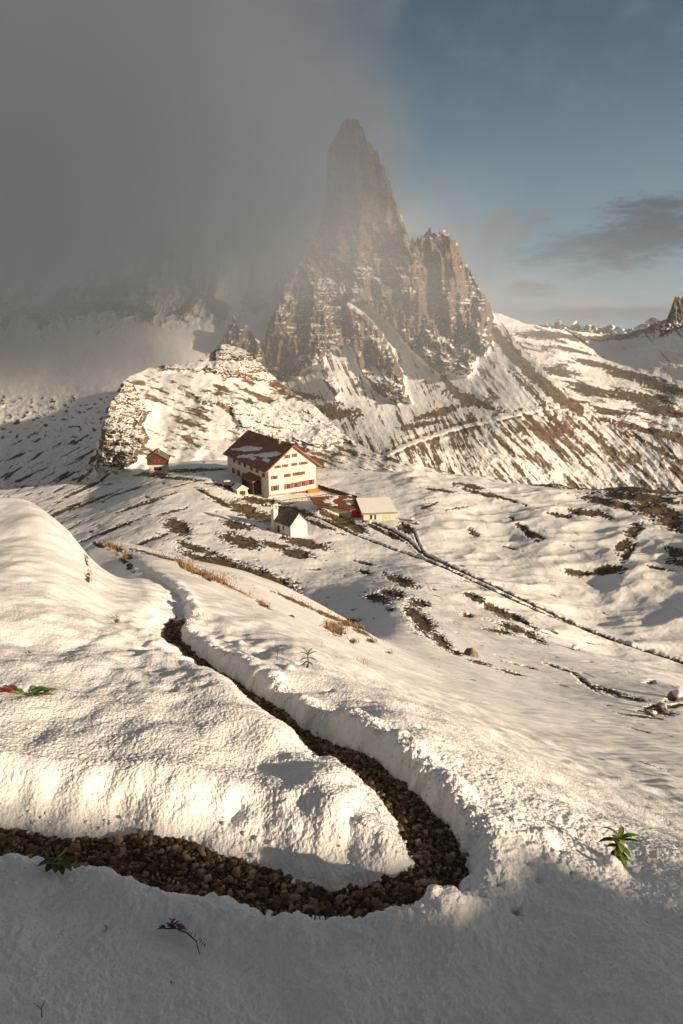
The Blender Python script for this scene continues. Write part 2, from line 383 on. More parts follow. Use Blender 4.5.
# bare earth / rock patches on the ground: (px, py, half length, half width, tilt deg, min distance, strength)
BARE = [
 (262,578,30,7,18,60,1),(222,562,15,5,14,60,1),(240,541,17,5,16,60,1),(178,527,12,6,25,60,1),(196,548,22,3,18,60,.8),(150,540,30,2.2,-20,60,.8),(110,530,34,2.2,-22,60,.9),
 (60,512,34,2.5,-24,60,.9),(95,500,30,2,-22,60,.8),(140,505,26,2,-18,60,.8),(170,512,22,2,-15,60,.7),(205,560,26,2.5,20,60,.9),(296,553,14,3.5,8,60,1),(306,543,19,3.4,12,60,1),
 (245,510,15,5,25,60,1),(262,517,12,4,15,60,1),(238,525,14,3.5,10,60,.9),(275,545,16,2.5,14,60,.9),(300,512,11,3,15,60,.9),
 (344,522,13,5,10,60,1),(356,527,11,4,22,60,1),(325,513,9,3,20,60,.9),(318,524,14,1.8,20,60,.9),(340,508,9,2,10,60,.8),
 (405,528,7,3.5,20,60,1),(395,536,12,1.6,30,60,.8),(380,530,16,1.5,28,60,.9),
 (378,598,11,4,12,30,1),(402,581,13,3.6,20,30,1),(392,594,10,4,10,30,1),(418,603,9,3.5,10,30,1),(422,622,15,7,42,30,1),(440,640,12,4.5,40,30,1),(412,612,8,5,40,30,1),(456,652,6,2,20,30,.9),
 (365,572,6,2,10,30,.8),(366,563,12,1.3,15,30,.7),(390,609,4,2,0,30,.8),
 (475,597,10,2.6,22,30,1),(492,606,7,2.4,25,30,1),(505,614,18,3.2,20,30,1),(515,628,17,3.0,16,30,1),(532,636,12,2.6,30,30,1),(500,631,12,2,10,30,.9),(522,621,14,1.8,28,30,.9),(478,662,10,1.6,15,25,.9),(510,672,12,1.4,15,25,.8),(468,615,6,2,10,30,.8),
 (585,682,13,1.7,38,20,1),(605,690,17,2.0,16,20,1),(630,698,16,1.8,10,20,1),(655,712,15,2.4,5,20,1),(672,706,9,1.8,-10,20,1),(648,708,8,2,-25,20,.9),(640,716,20,1.2,8,20,.8),(560,668,14,1.2,18,20,.7),
 (676,697,9,3,-20,20,1),(690,688,8,2,-10,20,.9),(650,682,5,2,0,20,.8),
 (520,665,20,.9,14,20,.6),(545,700,18,.8,12,20,.5),(600,722,22,.8,10,12,.5),(560,750,22,.7,8,8,.4),(650,765,14,.9,18,8,.6),(470,700,18,.7,12,12,.5),(640,730,14,.8,16,12,.6),
 # dark ridge of the right-hand rise
 (455,471,28,2.6,6,60,1),(400,462,30,4,3,60,1),(350,460,30,6,4,60,1),(300,463,40,4,3,60,.9),(520,478,26,1.8,8,60,.9),(600,487,44,3.2,4,60,1),(660,489,40,4,2,60,1),(540,484,20,2,8,60,.8),
 (640,497,34,4,5,60,1),(610,503,26,3,12,60,1),(655,510,22,6,15,60,1),(672,520,14,8,10,60,1),(586,512,16,3,6,60,.9),(560,515,12,2,8,60,.8),
 (623,545,9,4,-40,60,1),(608,570,15,3.4,-8,60,1),(634,530,8,4.5,-30,60,1),(580,573,14,2.4,6,60,.9),(628,552,10,3,-55,60,1),(675,552,9,4,20,60,1),(680,562,10,3,10,60,1),(480,493,18,1.6,14,60,.8),(505,498,20,1.2,18,60,.8),(470,486,14,2,10,60,.8),
 (525,530,14,2.6,40,60,.9),(535,535,10,2,25,60,.8),(440,490,20,1.3,8,60,.7),(430,505,10,1.2,-20,60,.7),(604,516,10,2,20,60,.9),(457,508,12,1.2,-10,60,.6),(510,548,10,1.4,16,60,.6),(660,568,14,1.5,10,60,.7),
 (474,533,5,3.6,20,60,.75),
 # around the huts
 (232,488,20,2,12,60,.9),(215,498,22,1.6,28,60,.8),(225,505,16,1.4,22,60,.7),(255,500,12,3,8,60,1),(280,502,14,2.2,4,60,.8),(320,500,12,2,12,60,.9),(175,478,25,1.4,4,60,.8),(195,470,35,1.6,-2,60,.8),(150,474,18,2,2,60,.9),
 (180,485,30,1.3,-14,60,.6),(130,490,30,1.6,-18,60,.7),(85,488,30,2.2,-25,60,.9),(160,497,26,1.4,-16,60,.7),
 # foreground rim with dry turf and stones
 (112,547,10,2.6,18,8.5,1),(126,558,5,4.5,60,8.5,1),(101,545,7,2,10,8.5,1),(160,556,26,1.6,14,14,.9),(186,566,13,3.2,32,8.5,1),(206,575,15,3,25,8.5,1),(222,583,14,2.2,28,14,.9),(240,592,18,1.5,28,14,.8),(130,566,5,3,60,13,.8),
 (262,604,8,2.0,30,12,.8),(292,616,3,1.2,20,12,.8),(300,603,22,1.6,24,16,.9),(330,616,18,1.8,22,16,.9),(352,625,14,2,20,16,.9),(334,628,10,4.5,25,8.5,1),(348,622,9,3,-10,8.5,1),(362,632,8,2,25,12,.9),(352,641,3,2.5,20,10,.8),(370,640,5,2,20,10,.8),(388,652,4,1.2,15,10,.7),(246,608,5,2.5,20,12,.7),
 (86,560,2,7,-8,8,.62),(88,575,3,7,10,7,.62),(115,617,3.5,2.2,30,6,.8),
]
TRAILS = [ # dark trodden lines: polyline (pixels), half width px
 ([(262,505),(290,507),(325,520),(356,535),(390,548),(420,558),(445,568),(480,584),(520,603),(560,620),(600,636),(640,648),(690,664),(760,690)],0.95),
 ([(372,522),(392,530),(408,540),(420,552),(448,566)],1.2),
 ([(425,556),(450,566),(490,584),(530,603),(570,622),(610,639),(650,652),(700,668)],1.5),
 ([(402,524),(414,532),(419,545),(425,556)],1.0),
]
def blob_val(px, py, r, lst, wx, wy):
    out = np.zeros(px.shape)
    for cx, cy_, a, b, th, rmin, st in lst:
        if th <= -14 and cx < 200: b = b*0.62; a = a*0.8
        sel = (np.abs(px-cx) < a*2.2+6) & (np.abs(py-cy_) < a*1.6+b*2+6) & (r > rmin)
        if not sel.any(): continue
        c, s = math.cos(math.radians(th)), math.sin(math.radians(th)); dx = px[sel]-cx; dy = py[sel]-cy_
        u = (dx*c+dy*s)/a; v = (-dx*s+dy*c)/b
        e = 1.25-np.hypot(u, v)+0.85*wx[sel]+0.6*wy[sel]
        out[sel] = np.maximum(out[sel], np.clip(0.5+0.7*e, 0, 1)*st)
    return out

def _mark(px, py):
    Ys = np.exp(np.linspace(math.log(1.6), math.log(14), 600)); p = P(px, py, Ys); k = np.argmax(p[:, 2]-base_z(p[:, 0], p[:, 1])-carve(p[:, 0], p[:, 1])[0] < 0)
    return p[k]
def build_ground():
    s1 = np.linspace(math.log(0.9), math.log(30.0), 1330, endpoint=False); s2 = np.linspace(math.log(30.0), math.log(325.0), 900)
    s = np.concatenate([s1, s2])
    azc = np.arange(-0.56, 0.5601, 0.00132); side = np.concatenate([np.linspace(0.575, 0.9, 24), np.linspace(0.95, 2.6, 40)])
    az = np.concatenate([-side[::-1], azc, side])
    AZ, S = np.meshgrid(az, s, indexing='ij'); R = np.exp(S); X = R*np.sin(AZ); Y = R*np.cos(AZ)
    Z = base_z(X, Y)
    cz, D, Sg, A, e = carve(X, Y)
    Z = Z + cz
    inpath = (e < 0)
    Z = Z + ground_detail(X, Y, R, 1-0.9*np.exp(-(e/0.30)**2))*np.where(inpath, 0.3, 1.0)
    # crumbly lumps along the trodden edges
    edge = np.exp(-((e-0.10)/0.13)**2)*(e > 0.0)
    Z = Z + edge*(Sg < 0)*(0.022*noise2(X/0.2+9, Y/0.2+4))*sst(-R, -16, -9)
    PX, PY = proj(np.stack([X, Y, Z], -1))
    # undulations, footprints and boot holes
    holes = [(515,913,.022,.07),(497,884,.026,.045),(528,842,.022,.07),(526,862,.026,.045),(460,766,.022,.07),(524,818,.018,.06),(560,852,.035,.04),(480,896,.03,.035),(458,900,.03,.03),(105,925,.018,.035),(570,875,.03,.02),
             (545,838,.05,-.03),(612,868,.06,-.05),(235,812,.05,.02),(350,822,.05,.02),(430,905,.05,-.03),(500,800,.02,.05),(440,742,.02,.05),(420,728,.025,.04),(472,790,.018,.04),(536,880,.025,.03),(590,858,.02,.03),(400,712,.025,.04),(370,700,.03,.04),
             (300,662,.03,.05),(290,672,.04,-.03),(330,690,.03,.04),(265,650,.04,.04),(240,645,.05,-.04),(120,800,.06,.012),(300,800,.07,.018),(60,790,.06,.014),(385,800,.05,.016),(170,770,.05,.012)]
    for cx, cy_, rad, dep in holes:
        q = _mark(cx, cy_); Z -= 1.4*dep*np.exp(-(((X-q[0])**2+(Y-q[1])**2)/rad**2))*(R < 14)
    for cx, cy_, Yd, rad, dep in ((205,690,4.7,.05,.03),(270,735,4.3,.32,-.04),(205,600,9.5,.35,-.05),(60,745,3.6,.15,-.04),(90,610,7.0,.5,.06),(360,762,3.8,.10,.03),(40,690,4.2,.25,-.05),(30,630,5.4,.25,.05),(180,720,4.2,.25,.04)):
        q = P(cx, cy_, Yd); Z -= dep*np.exp(-(((X-q[0])**2+(Y-q[1])**2)/rad**2))*(R < 14)
    wx = fbm2(X/R*70, S*60, 4, 0.6); wy = noise2(X/R*330+3, S*230)
    bare = blob_val(PX, PY, R, BARE, wx, wy)
    # broken streaks on the shaded flank at the left and thin seams elsewhere
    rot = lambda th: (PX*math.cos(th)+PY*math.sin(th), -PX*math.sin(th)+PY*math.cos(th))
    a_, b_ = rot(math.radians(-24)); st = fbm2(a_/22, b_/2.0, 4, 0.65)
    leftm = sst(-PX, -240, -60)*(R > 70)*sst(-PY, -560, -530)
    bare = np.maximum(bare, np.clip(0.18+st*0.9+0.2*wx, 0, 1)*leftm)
    a_, b_ = rot(math.radians(17)); st2 = fbm2(a_/30+5, b_/3.0, 4, 0.6); mid = (R > 18)*sst(PX, 330, 420)
    bare = np.maximum(bare, np.clip(-0.02+st2*0.8, 0, 0.62)*mid)
    bare = np.where((R > 60), np.maximum(bare, np.clip(-0.05+0.9*fbm2(PX/14, PY/4.5, 4, 0.6), 0, 0.6)*sst(-PX, -430, -380)), bare)
    # long trodden lines: a shallow cut with a snow lip
    for line, hw in TRAILS:
        sel = (R > 60) & (PY > 495) & (PX > 250)
        d = seg_dist(PX[sel], PY[sel], line)+0.8*wx[sel]
        v = np.clip(0.5+0.75*(hw-d)/hw, 0, 1)*np.clip(0.9+0.5*wy[sel], 0, 1); bare[sel] = np.maximum(bare[sel], v)
        zz = Z[sel]; zz -= 0.22*np.exp(-(d/hw)**2); zz += 0.10*np.exp(-((d-hw*2.0)/hw)**2); Z[sel] = zz
    Z = Z - 0.25*sst(bare, 0.3, 0.8)*sst(R, 20, 60) - 0.03*sst(bare, 0.3, 0.8)*(R > 4)
    Z = Z + (0.10*noise2(X/1.1, Y/1.1)+0.25*noise2(X/3.1, Y/3.1))*sst(bare, 0.35, 0.8)*sst(R, 60, 100)
    bare = np.where(inpath & (R < 24), np.clip(0.75+0.2*wx-0.6*sst(A, AF+0.3, AF+1.8)+0.25*wy*sst(A, AF-1, AF+1), 0, 1), bare)
    V = np.stack([X, Y, Z], -1)
    kk = int(np.searchsorted(s, math.log(15.0))); sub = V[:, :kk]; n = grid_normals(sub); Rs = R[:, :kk]; x3, y3, z3 = sub[..., 0], sub[..., 1], sub[..., 2]
    ed = np.exp(-((e[:, :kk]-0.12)/0.16)**2)*(e[:, :kk] > -0.05); ip = (e[:, :kk] < -0.01)
    q = 0.028*noise3(x3/0.33+2, y3/0.33, z3/0.33)*sst(-Rs, -15, -9)
    q += (0.006+0.022*ed)*noise3(x3/0.15, y3/0.15, z3/0.15)*sst(-Rs, -15, -9)
    q += (0.0035+0.009*ed*(Sg[:, :kk] < 0))*noise3(x3/0.07+3, y3/0.07, z3/0.07)*sst(-Rs, -11, -6)
    q += (0.0085+0.002*ed)*np.abs(noise3(x3/0.034+7, y3/0.034, z3/0.034))*sst(-Rs, -9, -5)
    q += 0.016*np.abs(noise3(x3/0.055+4, y3/0.055, z3/0.055))*sst(-Rs, -5.5, -3.6)*(Sg[:, :kk] < 0)*sst(e[:, :kk], 0, .1)
    q += 0.0075*np.abs(noise3(x3/0.017+1, y3/0.017, z3/0.017))*sst(-Rs, -6, -3.6)
    V[:, :kk] += n*(q*np.where(ip, 0.3, 1.0))[..., None]
    # split: near snow (fine crystals) and plateau
    k = 1330
    m1 = terrain_mat("snow_near", (0.045, 0.032, 0.02), (0.17, 0.125, 0.075), 9.0, 0.06, near=True, bump_d=0.010, bump_s=0.9)
    m2 = terrain_mat("snow_plateau", (0.05, 0.036, 0.024), (0.17, 0.122, 0.075), 1.6, 0.07, bump_d=0.35, bump_s=0.5, nz=1.1, noise_w=1.0)
    grid_mesh('snow_slope', V[:, :k+1], m1, {'bare': bare[:, :k+1]})
    grid_mesh('ground', V[:, k:], m2, {'bare': bare[:, k:]})
build_ground()

def ground_z(x, y):
    """height of the finished snow surface (without the finest grain)"""
    x = np.atleast_1d(np.asarray(x, float)); y = np.atleast_1d(np.asarray(y, float)); c = carve(x, y)[0]
    return base_z(x, y)+c+ground_detail(x, y, np.hypot(x, y))
def on_ground(px, py, Y0=None):
    """nearest visible ground point under a pixel (marches the viewing ray once, at build time)"""
    Ys = np.exp(np.linspace(math.log(Y0*0.45 if Y0 else 1.3), math.log(Y0*2.1 if Y0 else 320), 900)); p = P(px, py, Ys)
    dz = p[:, 2]-ground_z(p[:, 0], p[:, 1]); k = np.argmax(dz < 0)
    r_ = math.hypot(p[k, 0], p[k, 1])
    return Vector((p[k, 0], p[k, 1], float(ground_z(p[k, 0], p[k, 1])[0])+(0.012 if r_ < 10 else 0)))

# ------------------------------------------------------------------ unseen snowy rise behind the photographer, crest shaped to cast the foreground shadow
def build_rise():
    S2 = Vector((SDIR.x, SDIR.y)).normalized(); tn = math.tan(se); S0 = 12.0
    B = np.array([P(a, b, c) for a, b, c in ((-60,806,3.1),(0,811,3.07),(110,822,3.02),(200,840,2.92),(300,868,2.74),(420,872,2.74),(500,838,3.1),(545,856,3.05),(600,884,2.9),(645,868,3.1),(683,838,4.4))])
    bn = B[:, 1]*S2.x - B[:, 0]*S2.y; bs = B[:, 0]*S2.x + B[:, 1]*S2.y; bh = B[:, 2] + (S0-bs)*tn; o = np.argsort(bn)
    nn = np.concatenate([[-8, 1.0], bn[o], [bn.max()+0.9, bn.max()+2.5, 12]]); hh = np.concatenate([[2.6, 2.4], bh[o], [bh[o][-1]-1.2, -4, -8]])
    n_ = np.linspace(-8, 8, 260); s_ = np.linspace(4.0, 30, 120); NN, SS = np.meshgrid(n_, s_, indexing='ij')
    n2 = np.array([S2.y*-1, S2.x]);   # perpendicular
    X = SS*S2.x + NN*(-S2.y); Y = SS*S2.y + NN*S2.x
    h = np.interp(NN, nn, hh) + 0.03*fbm2(NN*3.3, SS*0.0+2.2, 3)
    plain = base_z(X, Y)-0.25
    prof = np.where(SS < S0, sst(SS, 7.5, S0), sst(-SS, -30, -S0))
    Z = plain+(np.maximum(h, plain)-plain)*prof+0.02*fbm2(X*3, Y*3, 3)*prof
    grid_mesh('shadow_rise', np.stack([X, Y, Z], -1), bpy.data.materials['snow_near'], {'bare': X*0})
build_rise()

# ------------------------------------------------------------------ mountain sheets: every vertex has its real distance
def interp_table(tab, x): t = np.array(tab, float); return np.interp(x, t[:, 0], t[:, 1])
def poly_mask(px, py, polys):
    out = np.zeros(px.shape)
    for pts, val in polys:
        pts = np.array(pts, float); ins = np.zeros(px.shape, bool); n = len(pts); d = np.full(px.shape, 1e9)
        for i in range(n):
            x1, y1 = pts[i]; x2, y2 = pts[(i+1) % n]
            c = ((y1 > py) != (y2 > py)) & (px < (x2-x1)*(py-y1)/(y2-y1+1e-12)+x1); ins ^= c
        d = seg_dist(px, py, np.vstack([pts, pts[:1]])); sd = np.where(ins, d, -d)
        out = np.maximum(out, val*sst(sd, -3.0, 4.0))
    return out
def sheet(name, px0, px1, ncol, nrow, top, bot, ctrl, relief, mat, jag=1.2, back=(14, 30.0, 0.9)):
    px = np.linspace(px0, px1, ncol); tp = interp_table(top, px); bt = interp_table(bot, px)
    tp = tp + jag*(fbm2(px/9.0, px*0+3.3, 4, 0.6))
    if name == 'mountain': tp = tp + np.where((px > 404) & (px < 492), 5.5*(np.abs(noise2(px/5.5, px*0+1.1))*2-0.6)+2.5*noise2(px/2.2, px*0+4.1), 0) + np.where((px > 322) & (px < 407), 7*noise2(px/4.5, px*0+8.1)*sst(np.abs(px-349), 6, 14)+2.2*noise2(px/1.8, px*0+2.7), 0)
    v = np.linspace(0, 1, nrow); PX, Vv = np.meshgrid(px, v, indexing='ij'); PYv = np.maximum(bt[:, None]+((tp.min()-1)-bt)[:, None]*Vv, tp[:, None])
    t = TPS([(a/100., b/100.) for a, b, c in ctrl], np.log([c for a, b, c in ctrl]), 1e-3)
    g = Grid(lambda q: t(q), px0/100., px1/100., 160, 0.8, 6.0, 160)
    Y0 = np.exp(g(PX/100., PYv/100.)); Y, bare = relief(PX, PYv, Y0)
    V = P(PX, PYv, Y)
    nb, st, sl = back; last = V[:, -1]; rows = []
    for k in range(1, nb+1):
        q = last.copy(); q[:, 1] += st*k; q[:, 0] *= (1+st*k/last[:, 1]); q[:, 2] -= sl*st*k+st*0.15*np.abs(fbm2(px/8., px*0+k, 2)); rows.append(q)
    V = np.concatenate([V, np.stack(rows, 1)], 1); bare = np.concatenate([bare, np.repeat(bare[:, -1:], nb, 1)], 1)
    n = grid_normals(V)
    return V, bare, n
def rot2(px, py, deg):
    t = math.radians(deg); return px*math.cos(t)+py*math.sin(t), -px*math.sin(t)+py*math.cos(t)

MROCK = [
 ([(268,392),(262,360),(266,330),(283,288),(300,262),(318,232),(325,200),(326,150),(334,120),(345,110),(366,114),(380,148),(396,195),(408,232),(432,226),(456,236),(466,262),(480,282),(492,306),(492,345),(482,352),(474,340),(474,372),(462,376),(440,374),(425,362),(405,342),(385,318),(365,300),(350,300),(345,322),(350,340),(343,352),(330,348),(322,368),(300,372)],1.0),
 ([(345,300),(362,312),(380,330),(392,350),(402,372),(408,400),(395,402),(375,392),(362,372),(350,345)],1.0),
 ([(218,362),(222,335),(232,312),(242,322),(252,326),(262,345),(272,372),(262,380),(235,372)],1.0),
 ([(322,380),(332,378),(342,392),(336,398)],0.8),
]
def relief_main(px, py, Y):
    wx = 5*fbm2(px/14, py/14, 3); rock = poly_mask(px+wx, py+0.7*wx, MROCK)
    # vertical ribs and towers, horizontal ledges
    p = P(px, py, Y); x, z = p[..., 0], p[..., 2]
    rib = ridged3(x/62, z/210, Y/160, 5, 0.55); rib2 = ridged3(x/21+4, z/62, Y/60, 4, 0.55); led = fbm3(x/70, z/9.0, Y/90, 3, 0.6); crag = fbm3(x/16, z/20, Y/30, 4, 0.6)
    rib0 = ridged3(x/120+3, z/420, Y/300, 3, 0.5)
    d = rock*(34 + 60*(rib0-0.45) + 62*(rib-0.45) + 20*(rib2-0.45) + 8*led + 5*crag)
    # gully channels on the talus
    a, b = rot2(px, py, 48); g1 = ridged3(a/70, b/9.0, 0*a+1.5, 3, 0.5)
    a2, b2 = rot2(px, py, 62); g2 = fbm2(a2/60, b2/5.0, 3)
    tal = 1-rock
    d = d + tal*(2.2*(g1-0.5)*sst(px, 380, 460) + 0.8*g2 + 3*fbm2(px/18, py/14, 4))
    Yn = Y - d
    # contour path across the talus
    tl = seg_dist(px, py, TRACK); lift = np.exp(-(tl/2.0)**2); Yn = Yn - 3.0*lift*(py > 395)
    rightstreak = fbm2(rot2(px, py, 46)[0]/52, rot2(px, py, 46)[1]/4.4, 5, 0.62)
    m = sst(px, 440, 520)*sst(py, 340, 380)
    leftstreak = fbm2(rot2(px, py, 66)[0]/40, rot2(px, py, 66)[1]/4.2, 5, 0.62)
    bare = np.maximum(rock*0.80, 0.25+0.72*(rightstreak*m + leftstreak*(1-m)) + 0.18*fbm2(px/4, py/4, 3) + 0.14*sst(py, 395, 430)*sst(px, 380, 440) + 0.3*fbm2(px/30, py/22, 3))
    bare = bare - 0.75*np.exp(-(tl/1.7)**2)*tal*(px < 575)*(px > 380) + 0.35*np.exp(-((tl-3.5)/1.6)**2)*(py > 400)*tal*(px < 575)*0.7
    # dark ridge falling to the right of the cliffs
    rd = seg_dist(px, py, [(488,325),(505,345),(530,372),(560,398),(580,410)])+3*fbm2(px/6, py/6, 2)
    bare = np.maximum(bare, 0.85*np.clip(1.25-rd/9, 0, 1))
    bl = [(545,360,30,6,45,0,.9),(530,390,30,2,42,0,.8),(455,392,22,3.5,50,0,.85),(425,330,14,3,70,0,.0),(470,400,26,4,20,0,.9),(440,412,22,3,-15,0,.9),(420,425,20,2.5,-10,0,.8),(560,425,20,3,42,0,.8),(600,440,26,2.4,40,0,.8),(660,450,30,2.2,30,0,.8),(640,428,40,3.4,12,0,.9),(675,438,30,3.2,14,0,.9),(540,430,22,2.6,46,0,.9),(500,440,20,2,46,0,.8),(640,470,20,1.6,36,0,.7),(590,470,14,1.8,40,0,.7),(335,412,22,6,8,0,.9),(300,395,18,3,10,0,.7)]
    bare = np.maximum(bare, blob_val(px, py, Y*0+1, bl, fbm2(px/7, py/7, 3), fbm2(px/3, py/3, 2)))
    # snow lies on ledges of the cliff
    V = P(px, py, Yn+rock*3*crag); n = grid_normals(V)[..., 2]
    bare = np.where(rock > 0.4, np.clip(1.28 - 0.85*sst(n, 0.45, 0.84) + 0.12*led + 0.2*crag, 0, 1.25), bare)
    bare = bare + rock*0.22*sst(-py, -290, -200) - rock*sst(py, 250, 330)*0.08
    return Yn, bare
TRACK = [(385,456),(410,444),(450,430),(500,418),(535,410),(562,405),(575,402)]
def build_mountain():
    top = [(150,430),(190,395),(215,352),(222,338),(228,326),(234,314),(240,330),(247,325),(254,338),(264,342),(268,322),(283,288),(300,262),(318,234),(325,200),(328,150),(338,131),(342,122),(346,117),(352,118),(357,121),(362,127),(367,139),(378,153),(390,185),(399,210),(407,234),(414,241),(425,236),(430,231),(436,235),(444,231),(451,240),(459,249),(462,264),(470,271),(478,288),(487,300),(492,310),(500,320),(520,345),(545,371),(576,401),(600,416),(640,426),(683,434),(800,446)]
    bot = [(150,470),(330,500),(400,505),(683,510),(800,512)]
    ctrl = [(150,460,560),(240,400,690),(300,400,700),(350,420,600),(330,460,480),(400,455,450),(400,500,400),(450,480,425),(560,495,430),(683,492,430),(800,495,430),
            (560,405,600),(500,425,540),(683,445,520),(800,450,520),(270,385,760),(330,375,730),(400,400,690),(470,370,760),(500,330,860),(490,312,900),(450,400,670),(240,340,790),(300,290,850),(350,250,930),(400,260,900),(450,250,930),(345,118,1090),(300,118,1090),(400,210,1010),(500,200,1000),(350,330,800),(575,402,620),(620,420,590),(180,330,820),(180,118,1100),(650,250,900),(800,300,800)]
    mat = terrain_mat("mountain_rock", (0.105, 0.075, 0.053), (0.29, 0.205, 0.14), 0.16, 0.10, bump_d=4.0, bump_s=1.0, noise_w=0.5)
    V, b, n = sheet('mountain', 150, 800, 1000, 760, top, bot, ctrl, relief_main, mat, jag=2.2, back=(14, 14, 1.6))
    grid_mesh('mountain', V, mat, {'bare': b})
build_mountain()

def build_knoll():
    top = [(40,520),(70,492),(88,465),(98,440),(106,415),(114,396),(122,382),(135,374),(150,368),(175,364),(200,360),(215,350),(222,344),(232,345),(245,350),(256,358),(268,372),(285,386),(310,402),(335,425),(352,440),(380,455),(410,463),(450,472)]
    bot = [(40,530),(100,500),(200,492),(350,492),(450,495)]
    ctrl = [(60,520,270),(150,480,255),(250,475,262),(330,470,266),(400,470,256),(450,480,250),(150,372,390),(230,352,450),(270,375,450),(110,420,300),(90,470,275),(300,400,400),(230,410,340),(340,440,320),(160,420,320),(450,400,400)]
    def relief(px, py, Y):
        p = P(px, py, Y); x, z = p[..., 0], p[..., 2]
        w = 4*fbm2(px/12, py/12, 3)
        cliff = poly_mask(px+w, py+w, [([(96,470),(100,430),(108,400),(122,380),(134,384),(140,398),(148,408),(142,425),(150,440),(138,455),(120,470)],1.0),
                                       ([(205,372),(222,345),(256,352),(275,378),(262,382),(230,376)],0.9),
                                       ([(150,366),(205,358),(225,352),(215,372),(160,372)],0.35),
                                       ([(230,405),(290,398),(335,412),(352,440),(320,450),(280,440),(240,430)],0.55),
                                       ([(180,388),(240,400),(270,404),(250,412),(200,402)],0.5)])
        led = ridged3(x/22, z/3.2, Y/30, 4, 0.6); crag = fbm3(x/9, z/7, Y/16, 5, 0.6)
        a, b = rot2(px, py, 20); st = fbm2(a/34, b/5.5, 5, 0.62)
        d = cliff*(9+5*led+10*crag) + 4.0*fbm2(px/30, py/20, 3) + 1.2*st + 0.8*(ridged3(a/20, b/3.0, a*0, 3)-.5)*sst(py, 370, 400)
        Yn = Y-d; n = grid_normals(P(px, py, Yn))[..., 2]
        left_flank = sst(-px, -150, -110)  # mask of the left flank, where bare streaks slant down
        b0 = 0.37+0.70*st+0.26*fbm2(px/6.5, py/2.6, 4, .6)+0.35*fbm2(px/40, py/30, 3)-0.12*sst(-px, -210, -150)*sst(py, 380, 400)
        b0 = b0 + 0.1*sst(py, 375, 400)*sst(px, 200, 240)
        bare = np.where(cliff > 0.3, np.clip(1.15-0.9*sst(n, 0.45, 0.85)+0.3*crag, 0, 1.2), np.clip(b0, 0, 1))
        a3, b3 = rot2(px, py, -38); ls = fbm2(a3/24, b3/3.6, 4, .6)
        bare = np.maximum(bare, left_flank*(1-cliff)*np.clip(0.36+0.8*ls, 0, 1))
        bare = bare*(1-0.9*np.exp(-((py-(463-0.02*(px-200)))/5.0)**2)*(px > 165)*(px < 235))
        return Yn, bare
    V, b, n = sheet('hill', 40, 450, 660, 300, top, bot, ctrl, relief, None, jag=1.5, back=(12, 9, 0.8))
    mat = terrain_mat("knoll_rock", (0.09, 0.064, 0.042), (0.24, 0.17, 0.11), 0.3, 0.14, bump_d=1.2, bump_s=0.6)
    grid_mesh('hill', V, mat, {'bare': b})
build_knoll()

def build_left():
    top = [(-260,230),(-100,225),(0,235),(60,215),(110,238),(160,210),(210,232),(260,215),(300,235),(340,260)]
    bot = [(-260,540),(0,530),(130,505),(200,480),(212,470),(224,352),(340,330)]
    ctrl = [(-260,500,300),(0,510,285),(130,495,285),(130,420,400),(0,440,440),(60,400,560),(-200,400,600),(0,400,560),(130,380,600),(0,345,760),(100,335,800),(200,325,840),(250,340,830),(0,240,960),(200,220,990),(-260,240,900),(340,300,960),(340,240,1100),(200,440,420)]
    def relief(px, py, Y):
        p = P(px, py, Y); x, z = p[..., 0], p[..., 2]
        edge = 326-0.03*px+12*fbm2(px/30, px*0, 4)+16*fbm2(px/9, py/11, 4, .6)
        cliff = sst(-py, -edge-9, -edge+9)
        rib = ridged3(x/50, z/150, Y/150, 5, 0.55); crag = fbm3(x/15, z/15, Y/20, 4, 0.6)
        a, b = rot2(px, py, -30); st = fbm2(a/34, b/3.2, 4, .6); lump = fbm2(px/7, py/3.6, 4, .6)
        mid = sst(py, 375, 405)
        d = cliff*(-8+60*(rib-.4)+10*crag)+(1-cliff)*(5*fbm2(px/35, py/22, 4)+mid*(4.5*lump))
        low = sst(py, 425, 455)
        b0 = (0.12+0.35*st)*(1-mid)+mid*(1-low)*(0.30+0.62*lump)+low*(0.27+0.85*st)
        bare = np.clip(b0, 0, 1)*(1-cliff)+cliff*(0.50+0.9*(rib-.5)+0.25*crag)
        return Y-d, bare
    V, b, n = sheet('hillside', -260, 340, 760, 340, top, bot, ctrl, relief, None, jag=5, back=(8, 25, 1.2))
    mat = terrain_mat("valley_rock", (0.06, 0.05, 0.04), (0.17, 0.13, 0.10), 0.2, 0.07, bump_d=2.0, bump_s=0.7)
    grid_mesh('hillside', V, mat, {'bare': b})
build_left()

